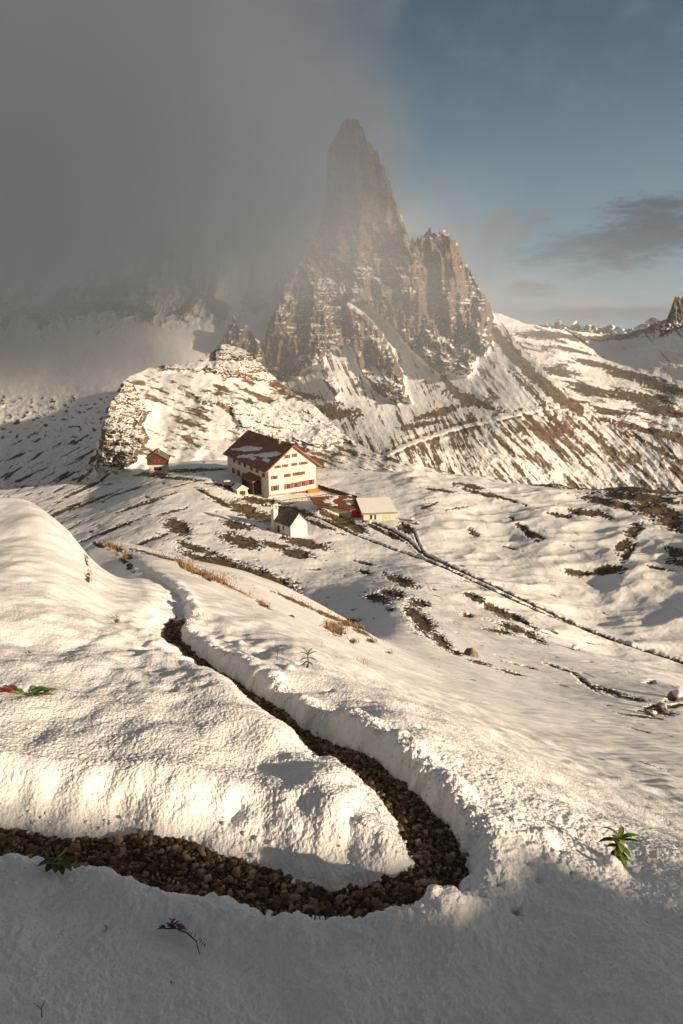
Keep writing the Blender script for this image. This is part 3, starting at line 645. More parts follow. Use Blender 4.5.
def build_right():
    top = [(440,330),(470,322),(490,313),(500,313),(512,318),(525,323),(545,327),(570,331),(600,334),(625,334),(645,328),(655,324),(662,320),(680,318),(720,320),(760,335),(900,340)]
    bot = [(440,470),(900,470)]
    ctrl = [(500,320,1350),(600,336,1900),(680,322,1500),(683,380,1000),(560,360,1050),(600,400,800),(683,430,680),(520,380,900),(450,460,720),(683,470,620),(900,470,620),(900,340,1500),(900,400,900),(450,330,1200)]
    def relief(px, py, Y):
        p = P(px, py, Y); x, z = p[..., 0], p[..., 2]
        a, b = rot2(px, py, 14); st = fbm2(a/26, b/3.4, 5, .62); a2, b2 = rot2(px, py, 50); fl = fbm2(a2/30, b2/3.2, 4, .6)
        lump = fbm2(px/9, py/4, 5, .6)
        flank = sst(px, 560, 620)*sst(-py, -388, -376)      # the even snow flank below the rock tower
        d = 22*fbm2(px/40, py/20, 4)+9*lump*sst(-py, -420, -330)+6*st
        upper = sst(-py, -350, -325)
        b0 = 0.34+0.7*st+0.2*lump+0.10*upper
        b0 = b0*(1-flank)+flank*(0.16+0.6*fl+0.3*sst(-py, -342, -328))
        bl = [(545,335,30,3,4,0,.9),(600,338,34,2.5,-3,0,.9),(655,330,24,2.5,-8,0,.85),(600,365,22,3,12,0,.9),(560,372,18,4,10,0,.85),(640,378,30,4,14,0,.95),(670,390,24,4,14,0,.95),(640,398,26,5,10,0,.95),(590,390,22,4,14,0,.9),(660,410,26,5,12,0,.9),(610,412,18,3,10,0,.85),(520,345,12,2,30,0,.7),(570,350,26,1.8,12,0,.8)]
        b0 = np.maximum(b0, blob_val(px, py, Y*0+1, bl, st, fbm2(px/3, py/2, 3)))
        b0 = b0*(1-0.8*np.exp(-(np.hypot((px-508)/22, (py-322)/9))**2))
        return Y-d, np.clip(b0, 0, 1)
    mat = terrain_mat("far_rock", (0.07, 0.056, 0.044), (0.19, 0.145, 0.11), 0.22, 0.10, noise_w=1.1, bump_d=4.0, bump_s=0.7)
    V, b, n = sheet('far_hills', 440, 900, 560, 200, top, bot, ctrl, relief, mat, jag=1.0, back=(6, 60, 0.5))
    grid_mesh('far_hills', V, mat, {'bare': b})
    # rock tower on the right-hand hill
    top = [(655,322),(661,321),(667,318),(671,309),(673,302),(675,297),(678,297),(681,299),(684,296),(688,303),(691,300),(697,314),(703,322)]
    ctrl = [(655,325,1480),(703,325,1480),(655,300,1500),(703,300,1500),(680,330,1470)]
    def rel2(px, py, Y):
        p = P(px, py, Y); x, z = p[..., 0], p[..., 2]
        w = np.abs(px-680)/25; d = 26*(1-w**2)+14*(ridged3(x/14, z/40, Y/40, 4, .6)-.4)+5*fbm3(x/6, z/6, Y/8, 3)
        n = fbm2(px/5, py/1.6, 3); return Y-d, np.clip(0.95-0.8*sst(py, 314, 324)*(0.5+n), 0, 1)
    V, b, n = sheet('rock_tower', 655, 703, 110, 60, top, [(655,330),(703,330)], ctrl, rel2, mat, jag=1.0, back=(6, 9, 1.4))
    o = grid_mesh('rock_tower', V, mat, {'bare': b})
    # snowy range on the horizon, twelve kilometres off in nature, here at six
    top = [(430,330),(470,326),(500,324),(530,327),(540,325),(548,322),(553,326),(558,317),(563,325),(570,328),(576,319),(580,327),(592,325),(600,328),(612,325),(622,328),(634,329),(642,323),(648,319),(655,318),(661,321),(668,327),(700,326),(760,320),(820,328),(950,324)]
    ctrl = [(430,345,5200),(950,345,5200),(430,318,6200),(950,318,6200),(650,330,5600)]
    def rel3(px, py, Y):
        r = ridged3(px/14, py/12, px*0, 5, .6); return Y-900*(r-.4), np.clip(0.3+1.1*fbm2(px/5, py/3, 4)+0.45*np.exp(-((px-655)/14)**2), 0, 1)
    V, b, n = sheet('mountains', 430, 950, 520, 60, top, [(430,348),(950,348)], ctrl, rel3, mat, jag=1.5, back=(4, 200, 0.6))
    grid_mesh('mountains', V, mat, {'bare': b})
build_right()
def build_valley():
    # valley floor under everything, out to the horizon
    g = np.linspace(-1, 1, 60); X, Y = np.meshgrid(np.sign(g)*np.abs(g)**1.5*6900, 2300+np.sign(g)*np.abs(g)**1.5*5200, indexing='ij')
    Z = -190+20*fbm2(X/900, Y/900, 4)-0.0*X
    grid_mesh('valley', np.stack([X, Y, Z], -1), bpy.data.materials['far_rock'], {'bare': np.clip(0.35+0.6*fbm2(X/300, Y/300, 4), 0, 1)})
build_valley()

# ------------------------------------------------------------------ air
def box_mesh(name, lo, hi, mat):
    me = bpy.data.meshes.new(name); bm = bmesh.new(); bmesh.ops.create_cube(bm, size=1)
    for v in bm.verts: v.co = Vector([lo[i]+(v.co[i]+.5)*(hi[i]-lo[i]) for i in range(3)])
    bm.to_mesh(me); bm.free(); me.materials.append(mat); o = bpy.data.objects.new(name, me); C.collection.objects.link(o); o['kind'] = 'stuff'; return o
def build_air():
    m = bpy.data.materials.new("haze_air"); m.use_nodes = True; nt = m.node_tree; nt.nodes.clear()
    out = nt.nodes.new('ShaderNodeOutputMaterial'); v = nt.nodes.new('ShaderNodeVolumePrincipled')
    v.inputs['Color'].default_value = (0.84, 0.88, 0.94, 1); v.inputs['Density'].default_value = 0.00005; v.inputs['Anisotropy'].default_value = 0.25
    nt.links.new(v.outputs[0], out.inputs['Volume'])
    box_mesh('haze', (-7000, -3000, -230), (7000, 7600, 345), m)
    m = bpy.data.materials.new("fog_bank"); m.use_nodes = True; nt = m.node_tree; nt.nodes.clear(); N = nt.nodes; L = nt.links
    out = N.new('ShaderNodeOutputMaterial'); v = N.new('ShaderNodeVolumePrincipled'); v.inputs['Color'].default_value = (0.69, 0.765, 0.87, 1); v.inputs['Anisotropy'].default_value = 0.1
    tc = N.new('ShaderNodeTexCoord'); sep = N.new('ShaderNodeSeparateXYZ'); L.new(tc.outputs['Object'], sep.inputs[0])
    def M(op, a, b=None, clamp=False):
        x = N.new('ShaderNodeMath'); x.operation = op; x.use_clamp = clamp
        for i, q in enumerate((a, b)):
            if q is None: continue
            if isinstance(q, (int, float)): x.inputs[i].default_value = q
            else: L.new(q, x.inputs[i])
        return x.outputs[0]
    def S(x, a, b):
        r = N.new('ShaderNodeMapRange'); r.interpolation_type = 'SMOOTHSTEP'; r.inputs[1].default_value = a; r.inputs[2].default_value = b; L.new(x, r.inputs[0]); return r.outputs[0]
    n = N.new('ShaderNodeTexNoise'); n.inputs['Scale'].default_value = 0.0062; n.inputs['Detail'].default_value = 5; n.inputs['Roughness'].default_value = 0.62; L.new(tc.outputs['Object'], n.inputs['Vector'])
    nn = M('SUBTRACT', n.outputs[0], 0.5)
    X, Y, Z = sep.outputs
    # edge of the bank: leans right in its lower part, sharp and upright at the top
    ratio = M('DIVIDE', X, Y)
    xe = M('ADD', M('ADD', M('MULTIPLY', ratio, 850), M('MULTIPLY', nn, 230)), M('MULTIPLY', M('SUBTRACT', Z, 130), 0.17))
    fx = M('ADD', M('MULTIPLY', S(xe, 110, -25), 0.46), M('MULTIPLY', S(xe, 20, -180), 0.72))
    ze = M('ADD', M('ADD', Z, M('MULTIPLY', nn, 230)), M('MULTIPLY', X, -0.13))
    fz = M('MULTIPLY', M('ADD', M('MULTIPLY', S(ze, 5, 125), 0.85), M('MULTIPLY', S(ze, -60, 60), 0.15)), M('SUBTRACT', 1.0, M('MULTIPLY', S(ze, 110, 360), 0.72)))
    den = M('MULTIPLY', M('MULTIPLY', fx, fz), 0.0075)
    den = M('MULTIPLY', den, S(Y, 430, 600))
    # thin warm veil round the foot of the peak
    dx = M('DIVIDE', M('SUBTRACT', X, 20), 150); dz = M('DIVIDE', M('SUBTRACT', Z, 80), 90)
    veil = M('MULTIPLY', S(M('ADD', M('ADD', M('MULTIPLY', dx, dx), M('MULTIPLY', dz, dz)), M('MULTIPLY', nn, 2.0)), 1.3, 0.1), 0.0012)
    den = M('ADD', den, M('MULTIPLY', veil, S(Y, 560, 640)))
    ex = M('DIVIDE', M('SUBTRACT', X, -10), 330); ez = M('DIVIDE', M('SUBTRACT', Z, 0), 75)
    v2 = M('MULTIPLY', S(M('ADD', M('ADD', M('MULTIPLY', ex, ex), M('MULTIPLY', ez, ez)), M('MULTIPLY', nn, 2.4)), 1.3, 0.0), 0.0011)
    den = M('ADD', den, M('MULTIPLY', v2, S(Y, 430, 520)))
    L.new(den, v.inputs['Density']); L.new(v.outputs[0], out.inputs['Volume'])
    box_mesh('fog', (-1100, 430, -90), (240, 1180, 640), m)
build_air()
def build_shadow_cloud():
    # unseen cloud added high on the right to shadow the peak top and fog
    m = bpy.data.materials.new("shadow_cloud"); m.use_nodes = True; nt = m.node_tree; nt.nodes.clear()
    out = nt.nodes.new('ShaderNodeOutputMaterial'); v = nt.nodes.new('ShaderNodeVolumePrincipled'); v.inputs['Color'].default_value = (.9, .9, .9, 1); v.inputs['Density'].default_value = 0.0045
    nt.links.new(v.outputs[0], out.inputs['Volume'])
    bm = bmesh.new(); bmesh.ops.create_icosphere(bm, subdivisions=4, radius=1)
    S2 = Vector((SDIR.x, SDIR.y, 0)).normalized(); T2 = Vector((-S2.y, S2.x, 0)); c = S2*900 + T2*770; tn = math.tan(se)
    for q in bm.verts:
        n = q.co.copy(); r = 1+0.16*float(fbm3(np.array([n.x*2.2]), np.array([n.y*2.2]), np.array([n.z*2.2]), 3)[0])
        T = 770+n.y*700*r; k = n.z/math.sqrt(max(1-n.y*n.y, 0.12)); bot = float(np.interp(T, [100, 300, 450, 600, 750, 900, 1400], [60, 50, 75, 215, 265, 285, 330]))
        q.co = S2*(n.x*230*r) + T2*(T-770) + Vector((0, 0, bot+(k+1)*290*r+900*tn))
    me = bpy.data.meshes.new('shadow_cloud'); bm.to_mesh(me); bm.free(); me.materials.append(m); o = bpy.data.objects.new('shadow_cloud', me); C.collection.objects.link(o)
    o.location = (c.x, c.y, 0); o['kind'] = 'stuff'
build_shadow_cloud()

# ------------------------------------------------------------------ object helpers
def mesh_obj(name, verts, faces, mat, parent=None, smooth=False, attrs=None):
    me = bpy.data.meshes.new(name); me.from_pydata([tuple(map(float, v)) for v in verts], [], [tuple(f) for f in faces]); me.update()
    if smooth: me.polygons.foreach_set('use_smooth', [True]*len(me.polygons))
    if attrs:
        for k, a in attrs.items():
            at = me.attributes.new(k, 'FLOAT', 'POINT'); at.data.foreach_set('value', np.asarray(a, np.float32).reshape(-1))
    me.materials.append(mat); o = bpy.data.objects.new(name, me); C.collection.objects.link(o)
    if parent: o.parent = parent
    return o
def tag(o, label, cat, group=None, kind=None):
    o['label'] = label; o['category'] = cat
    if group: o['group'] = group
    if kind: o['kind'] = kind
    return o
def thing(name, label, cat, loc, rotz=0, group=None):
    o = bpy.data.objects.new(name, None); o.empty_display_size = 0.3; C.collection.objects.link(o)
    o.location = loc; o.rotation_euler = (0, 0, rotz); return tag(o, label, cat, group)
class MB:
    def __init__(s): s.v = []; s.f = []
    def box(s, x0, x1, y0, y1, z0, z1, tz=None):
        b = len(s.v); s.v += [(x, y, z) for z in (z0, z1) for x, y in ((x0, y0), (x1, y0), (x1, y1), (x0, y1))]
        s.f += [(b, b+3, b+2, b+1), (b+4, b+5, b+6, b+7), (b, b+1, b+5, b+4), (b+1, b+2, b+6, b+5), (b+2, b+3, b+7, b+6), (b+3, b, b+4, b+7)]; return s
    def poly(s, pts, faces): b = len(s.v); s.v += pts; s.f += [tuple(b+i for i in f) for f in faces]; return s
    def prism(s, prof, y0, y1):
        """profile in x,z extruded along y"""
        n = len(prof); b = len(s.v); s.v += [(x, y0, z) for x, z in prof]+[(x, y1, z) for x, z in prof]
        s.f += [tuple(b+i for i in range(n)), tuple(b+n+i for i in reversed(range(n)))]+[(b+i, b+n+i, b+n+(i+1) % n, b+(i+1) % n) for i in range(n)]; return s
    def build(s, name, mat, parent=None, smooth=False):
        o = mesh_obj(name, s.v, s.f, mat, parent, smooth); bm = bmesh.new(); bm.from_mesh(o.data); bmesh.ops.recalc_face_normals(bm, faces=bm.faces); bm.to_mesh(o.data); bm.free(); return o

M_ = {}
M_['plaster'] = simple("plaster", (0.74, 0.68, 0.58), 0.9, 0.07, 0.8, bump=0.3, bscale=6)
M_['shutter'] = simple("shutter_red", (0.36, 0.055, 0.03), 0.6, 0.2, 3)
M_['frame'] = simple("window_frame", (0.62, 0.55, 0.46), 0.6, 0.1, 3)
M_['glass'] = simple("dark_glass", (0.04, 0.042, 0.05), 0.15, 0.2, 2, spec=0.6)
M_['roof'] = simple("roof_sheet", (0.27, 0.11, 0.07), 0.65, 0.25, 0.5, bump=0.3, bscale=3)
M_['darkroof'] = simple("shingle", (0.17, 0.125, 0.10), 0.8, 0.3, 1.2, bump=0.6, bscale=5)
M_['rust'] = simple("rust_roof", (0.20, 0.075, 0.035), 0.85, 0.35, 1.6, bump=0.6, bscale=5)
M_['trim'] = simple("roof_trim", (0.33, 0.10, 0.05), 0.7, 0.15, 2)
M_['stone'] = simple("stone_masonry", (0.34, 0.27, 0.20), 0.95, 0.35, 1.5, bump=0.8, bscale=3)
M_['wood'] = simple("dark_timber", (0.075, 0.042, 0.026), 0.85, 0.35, 2.0, bump=0.5, bscale=6)
M_['beige'] = simple("beige_wall", (0.60, 0.53, 0.40), 0.9, 0.1, 1.0)
M_['red'] = simple("red_door", (0.55, 0.03, 0.022), 0.55, 0.1, 2)
M_['orange'] = simple("orange_awning", (0.60, 0.21, 0.05), 0.8, 0.15, 2)
M_['snowcap'] = simple("snow_cap", (0.86, 0.86, 0.87), 0.7, 0.03, 2.0, bump=0.6, bscale=4)
M_['letter'] = simple("faded_lettering", (0.62, 0.47, 0.33), 0.9, 0.05, 1.0)
M_['metal'] = simple("grey_metal", (0.28, 0.28, 0.28), 0.5, 0.1, 3)
M_['car'] = simple("car_paint", (0.045, 0.05, 0.06), 0.35, 0.1, 3, spec=0.5)
M_['rubber'] = simple("rubber", (0.02, 0.02, 0.02), 0.8, 0.1, 3)

def window(parent, m, w, h, shutters=True, name='window'):
    """m: matrix placing the window in its wall (x right, z up, -y outwards)"""
    fr = MB().box(-w/2-.08, w/2+.08, -.05, .05, -h/2-.08, h/2+.08).build(name, M_['frame'], parent); fr.matrix_local = m
    gl = MB(); gl.box(-w/2, -.03, -.09, -.052, -h/2, h/2); gl.box(.03, w/2, -.09, -.052, -h/2, h/2); gl.build('pane', M_['glass'], fr)
    if shutters:
        for s in (-1, 1):
            a = s*(w/2+.10+w*0.25); MB().box(a-w*.25, a+w*.25, -.13, -.056, -h/2-.05, h/2+.05).build('shutter', M_['shutter'], fr)
    return fr
def ray_on_plane(px, py, p0, n):
    d = P(px, py, 1.0); t = np.dot(np.array(p0), n)/np.dot(d, n); return d*t
def roof_snow(parent, origin, ux, uy, nrm, a, b, seed, thr, mat, thick=0.22, n=60, name='roof_snow', fn=None):
    """uneven snow left lying on a roof slope: cells of a fine grid where the noise says so"""
    gx = np.linspace(0, a, n); gy = np.linspace(0, b, max(8, int(n*b/a))); X, Y = np.meshgrid(gx, gy, indexing='ij')
    v = fbm2(X/a*3.2+seed, Y/b*2.2-seed, 4, .55) if fn is None else fn(X/a, Y/b); th = np.clip((v-thr)*3, 0, 1); on = (v > thr)
    H = thick*np.sqrt(th); V = (np.array(origin)+X[..., None]*np.array(ux)+Y[..., None]*np.array(uy)+(H+0.012)[..., None]*np.array(nrm)).reshape(-1, 3)
    m = len(gy); f = [(i*m+j, (i+1)*m+j, (i+1)*m+j+1, i*m+j+1) for i in range(n-1) for j in range(m-1) if on[i, j] or on[i+1, j] or on[i, j+1] or on[i+1, j+1]]
    V2 = V.copy(); return mesh_obj(name, V2, f, mat, parent, True)
def letters(parent, text, m, size, mat):
    cu = bpy.data.curves.new('lettering', 'FONT'); cu.body = text; cu.size = size; cu.extrude = 0.02; cu.align_x = 'CENTER'; cu.align_y = 'CENTER'
    tmp = bpy.data.objects.new('tmp', cu); C.collection.objects.link(tmp); dg = bpy.context.evaluated_depsgraph_get()
    me = bpy.data.meshes.new_from_object(tmp.evaluated_get(dg)); bpy.data.objects.remove(tmp); me.materials.clear(); me.materials.append(mat)
    o = bpy.data.objects.new('lettering', me); C.collection.objects.link(o); o.parent = parent; o.matrix_local = m; return o

# ------------------------------------------------------------------ the mountain hut
def build_hut():
    rot = math.radians(30); Wd, L, E, R = 16.1, 32.5, 8.4, 14.7
    p0 = P(268.4, 497.0, 193.0); root = thing('mountain_hut', 'large white alpine hut with red shutters and a brown pitched roof streaked with snow', 'mountain hut', tuple(p0), rot)
    ux = np.array([math.cos(rot), math.sin(rot), 0]); nf = np.array([math.sin(rot), -math.cos(rot), 0])
    def to_local(px, py):     # point on the front gable wall
        w = ray_on_plane(px, py, p0, nf)-p0; return float(w @ ux), float(w[2])
    MB().prism([(0, -3), (Wd, -3), (Wd, E), (Wd/2, R-0.25), (0, E)], 0, L).build('wall', M_['plaster'], root)
    # roof: two slabs with overhang
    sl = (R-E)/(Wd/2); ov = 1.1; th = 0.35
    rb = MB()
    for s in (-1, 1):
        xr = Wd/2; xe = Wd/2+s*(Wd/2+ov); ze = R-sl*(Wd/2+ov)
        rb.prism([(xr, R+th*.2), (xe, ze+th*.2), (xe, ze-th*.6), (xr, R-th*.6)] if s > 0 else [(xe, ze+th*.2), (xr, R+th*.2), (xr, R-th*.6), (xe, ze-th*.6)], -1.0, L+1.0)
    roof = rb.build('roof', M_['roof'], root)
    tb = MB()
    for s in (-1, 1):
        xe = Wd/2+s*(Wd/2+ov); ze = R-sl*(Wd/2+ov)
        tb.prism([(Wd/2, R+.14), (xe, ze+.14), (xe, ze-.32), (Wd/2, R-.32)], -1.12, -1.003)
    tb.build('bargeboard', M_['trim'], roof)
    # snow streaks on the left slope (a snow field runs diagonally) and dusting on the right
    k = math.hypot(1, sl); uy = (1/k, 0, sl/k); nr = (-sl/k, 0, 1/k); xe = Wd/2-(Wd/2+ov); ze = R-sl*(Wd/2+ov)
    def fn(a, b):
        d = fbm2(a*3+1.7, b*3, 4, .55)*0.5
        e1 = 0.6-np.abs((b-(0.25+0.75*(a-0.12)))/0.20)*(1+0*a) - np.maximum(0, a-0.55)*5 - np.maximum(0, 0.35-a)*2.0
        e2 = 0.6-np.abs((b-(0.15+0.9*(a-0.40)))/0.17) - np.maximum(0, a-0.86)*5 - np.maximum(0, .42-a)*3
        e3 = 0.45-np.abs((b-0.22)/0.20)-np.abs(a-0.55)*1.5; e4 = 0.5-np.hypot((a-.84)/.12, (b-.30)/.09)*.6
        return np.maximum(np.maximum(e1, e2), np.maximum(e3, e4))+d
    roof_snow(roof, (xe+.3*uy[0]+nr[0]*.1, L+0.9, ze+.3*uy[2]+nr[2]*.1), (0, -1, 0), uy, nr, L+1.8, k*(Wd/2+ov)-.6, 2.0, 0.22, M_['snowcap'], 0.14, 90, fn=fn)
    uy2 = (-1/k, 0, sl/k); nr2 = (sl/k, 0, 1/k)
    roof_snow(roof, (Wd+ov-.3/k+nr2[0]*.1, 0, ze+.3*sl/k+nr2[2]*.1), (0, 1, 0), uy2, nr2, L, k*(Wd/2+ov)-.6, 5.0, 0.05, M_['snowcap'], 0.14, 50)
    for x, y in ((Wd/2-.8, 7.0), (Wd/2+.9, 15.0)):
        ch = MB().box(x-.4, x+.4, y-.4, y+.4, R-1.2, R+1.0).build('chimney', M_['stone'], roof); MB().box(x-.52, x+.52, y-.52, y+.52, R+1.003, R+1.14).build('chimney_cap', M_['snowcap'], ch)
    # windows of the gable, by storey
    T = lambda x, z: Matrix.Translation((x, -0.05, z))
    for px, py, w, h in ((287.2,456.6,.75,1.0),(294.6,455.2,.75,1.0),(277.6,466.8,.85,.8),(285.2,465.6,.85,.8),(294.3,464.3,.85,.8),(302.0,463.3,.85,.8),(305.4,462.8,.6,.8),
                         (274.2,477.4,.95,.95),(287.3,475.3,.95,.95),(295.4,474.0,.75,.95),(298.9,473.5,.75,.95),(302.3,473.0,.75,.95),
                         (275.0,488.0,1.15,1.5),(288.2,486.2,1.15,1.5),(295.8,484.8,1.15,1.5),(303.2,483.4,1.15,1.5),(310.6,482.0,1.15,1.5),
                         (294.6,493.6,.9,.9),(298.4,493.0,.9,.9),(302.0,492.4,.9,.9)):
        x, z = to_local(px, py)
        if 0.9 < x < Wd-0.9: window(root, T(x, z), w, h)
    # painted words across the gable, pale and worn
    for t, a, b, sz in (("RIFUGIO A. LOCATELLI", (278.0, 473.2), (314.0, 466.6), 1.05), ("DREIZINNENHÜTTE", (284.0, 481.2), (312.0, 475.6), 0.95)):
        xa, za = to_local(*a); xb, zb = to_local(*b); letters(root, t, Matrix.Translation(((xa+xb)/2+.3, -0.05, (za+zb)/2))@Matrix.Rotation(math.pi/2, 4, 'X'), sz, M_['letter'])
    # door with orange awning
    x, z = to_local(311.8, 491.5)
    dr = MB().box(x-.6, x+.6, -.12, -.003, z-2.2, z+.1).build('door', M_['wood'], root); MB().box(x+.3, x+.4, -.2, -.123, z-1.2, z-1.0).build('handle', M_['metal'], dr)
    MB().prism([(x-1.7, z+.9), (x+1.7, z+.9), (x+1.7, z+.8), (x-1.7, z+.8)], -.06, -.003).poly([(x-1.7, -.06, z+.9), (x+1.7, -.06, z+.9), (x+1.9, -1.7, z+.15), (x-1.9, -1.7, z+.15), (x-1.7, -.06, z+.8), (x+1.7, -.06, z+.8), (x+1.9, -1.7, z-.15), (x-1.9, -1.7, z-.15)], [(0, 3, 2, 1), (4, 5, 6, 7), (3, 7, 6, 2), (0, 4, 7, 3), (1, 2, 6, 5)]).build('awning', M_['orange'], root)
    # base course in terracotta and terrace edge
    MB().box(-.03, Wd+.03, -.06, -.003, 0.0, 0.55).build('base_course', M_['stone'], root)
    # left wall: windows
    for y, z, w, h in ((3.0,5.9,.9,1.0),(7.5,6.4,.9,1.0),(12,6.4,.9,1.0),(17,6.4,.9,1.0),(21.5,6.4,.9,1.0),(26,6.4,.9,1.0),(13.0,3.2,1.1,1.7),(18,2.9,1.1,1.7),(22.8,2.9,1.1,1.7),(27,2.9,1.1,1.5)):
        window(root, Matrix.Translation((-0.05, y, z))@Matrix.Rotation(-math.pi/2, 4, 'Z'), w, h, True)
    # lean-to roof and porch on the left wall
    MB().prism([(-3.0, 3.9), (-.003, 5.0), (-.003, 4.7), (-3.0, 3.6)], 4.5, 14.0).build('lean_to_roof', M_['roof'], root)
    MB().box(-2.7, -.003, 5.0, 13.6, -3.0, 3.66).build('lean_to_wall', M_['wood'], root)
    po = MB().prism([(-7.6, -3.0), (-4.4, -3.0), (-4.4, 2.0), (-6.0, 3.0), (-7.6, 2.0)], 5.0, 8.6).build('porch', M_['beige'], root)
    MB().prism([(-7.9, 1.9), (-6, 3.1), (-4.1, 1.9), (-4.1, 2.08), (-6, 3.3), (-7.9, 2.08)], 4.7, 8.9).build('porch_roof', M_['snowcap'], po)
    MB().box(-6.9, -5.1, 4.93, 4.997, -1.0, 1.5).build('doorway', M_['glass'], po)
    # downpipes
    for xx in (0.15, Wd-.15): MB().box(xx-.06, xx+.06, -.17, -.065, 0, E-.3).build('downpipe', M_['trim'], root)
    # railing posts of the terrace on the front
    return root, p0, rot
hut, hut_p0, hut_rot = build_hut()
def build_terrace():
    t = thing('snowy_terrace', 'low stone terrace capped with snow in front of the white hut gable', 'terrace', tuple(hut_p0), hut_rot)
    MB().box(1.0, 19.5, -7.6, -.3, -5, -0.55).build('retaining_wall', M_['stone'], t)
    n = 40; gx = np.linspace(.85, 19.65, n); gy = np.linspace(-7.75, -.25, 20); X, Y = np.meshgrid(gx, gy, indexing='ij')
    ed = np.minimum(np.minimum(X-.85, 19.65-X), np.minimum(Y+7.75, -.25-Y)); Z = -0.54+0.35*sst(ed, 0, .6)+0.1*fbm2(X, Y, 3); Z = np.where(ed < 1e-6, -.56, Z)
    o = grid_mesh('snow_cover', np.stack([X, Y, Z], -1), M_['snowcap'], kind=None); o.parent = t
    for k in range(10): x = 1.4+k*1.95; MB().box(x-.05, x+.05, -7.5, -7.4, -.5, .6).build('railing_post', M_['wood'], t)
    MB().box(1.3, 19.1, -7.48, -7.42, .45, .55).build('rail', M_['wood'], t)
build_terrace()

def build_chapel():
    rot = math.radians(38); Wd, L, E, R = 4.7, 7.6, 3.2, 5.7; p0 = P(290.8, 538.2, 152.0)
    t = thing('chapel', 'small white chapel with a steep dark roof and slim bell tower below the hut', 'chapel', tuple(p0), rot)
    MB().prism([(0, -2.5), (Wd, -2.5), (Wd, E), (Wd/2, R-.12), (0, E)], 0, L).build('wall', M_['plaster'], t)
    sl = (R-E)/(Wd/2); ov = .4; rb = MB()
    for s in (-1, 1):
        xe = Wd/2+s*(Wd/2+ov); ze = R-sl*(Wd/2+ov); rb.prism([(Wd/2, R+.1), (xe, ze+.1), (xe, ze-.1), (Wd/2, R-.1)], -.25, L+.25)
    roof = rb.build('roof', M_['darkroof'], t)
    k = math.hypot(1, sl); nr2 = (sl/k, 0, 1/k)
    roof_snow(roof, (Wd+ov, 0, R-sl*(Wd/2+ov)+.12), (0, 1, 0), (-1/k, 0, sl/k), nr2, L, k*(Wd/2+ov)-.2, 3.0, -0.4, M_['snowcap'], .1, 30)
    w = MB().box(-.06, .02, L*.35, L*.35+.7, 1.2, 2.4).build('window', M_['frame'], t); MB().box(-.09, -.063, L*.35+.08, L*.35+.62, 1.28, 2.32).build('pane', M_['glass'], w)
    dr = MB().box(-.08, .02, L*.62, L*.62+.9, -.3, 1.9).build('door', M_['wood'], t); MB().box(-.13, -.083, L*.62+.1, L*.62+.2, .8, .95).build('handle', M_['metal'], dr)
    # bell tower at the back left, open belfry, little pitched cap and cross
    tb = MB(); x0, x1, y0, y1 = -.55, .65, L-1.3, L-.1
    tb.box(x0, x1, y0, y1, -2.5, 5.6)
    for a in (x0, x1-.25):
        for b in (y0, y1-.25): tb.box(a, a+.25, b, b+.25, 5.6, 6.7)
    tb.box(x0, x1, y0, y1, 6.7, 7.0); tw = tb.build('bell_tower', M_['plaster'], t)
    MB().prism([(x0-.15, 7.003), ((x0+x1)/2, 7.8), (x1+.15, 7.003)], y0-.15, y1+.15).build('tower_roof', M_['darkroof'], tw)
    cx, cy_ = (x0+x1)/2, (y0+y1)/2; MB().box(cx-.22, cx+.22, cy_-.22, cy_+.22, 5.9, 6.4).build('bell', M_['metal'], tw)
    MB().box(cx-.03, cx+.03, cy_-.03, cy_+.03, 7.8, 8.5).box(cx-.2, cx+.2, cy_-.025, cy_+.025, 8.2, 8.26).build('cross', M_['metal'], tw)
build_chapel()

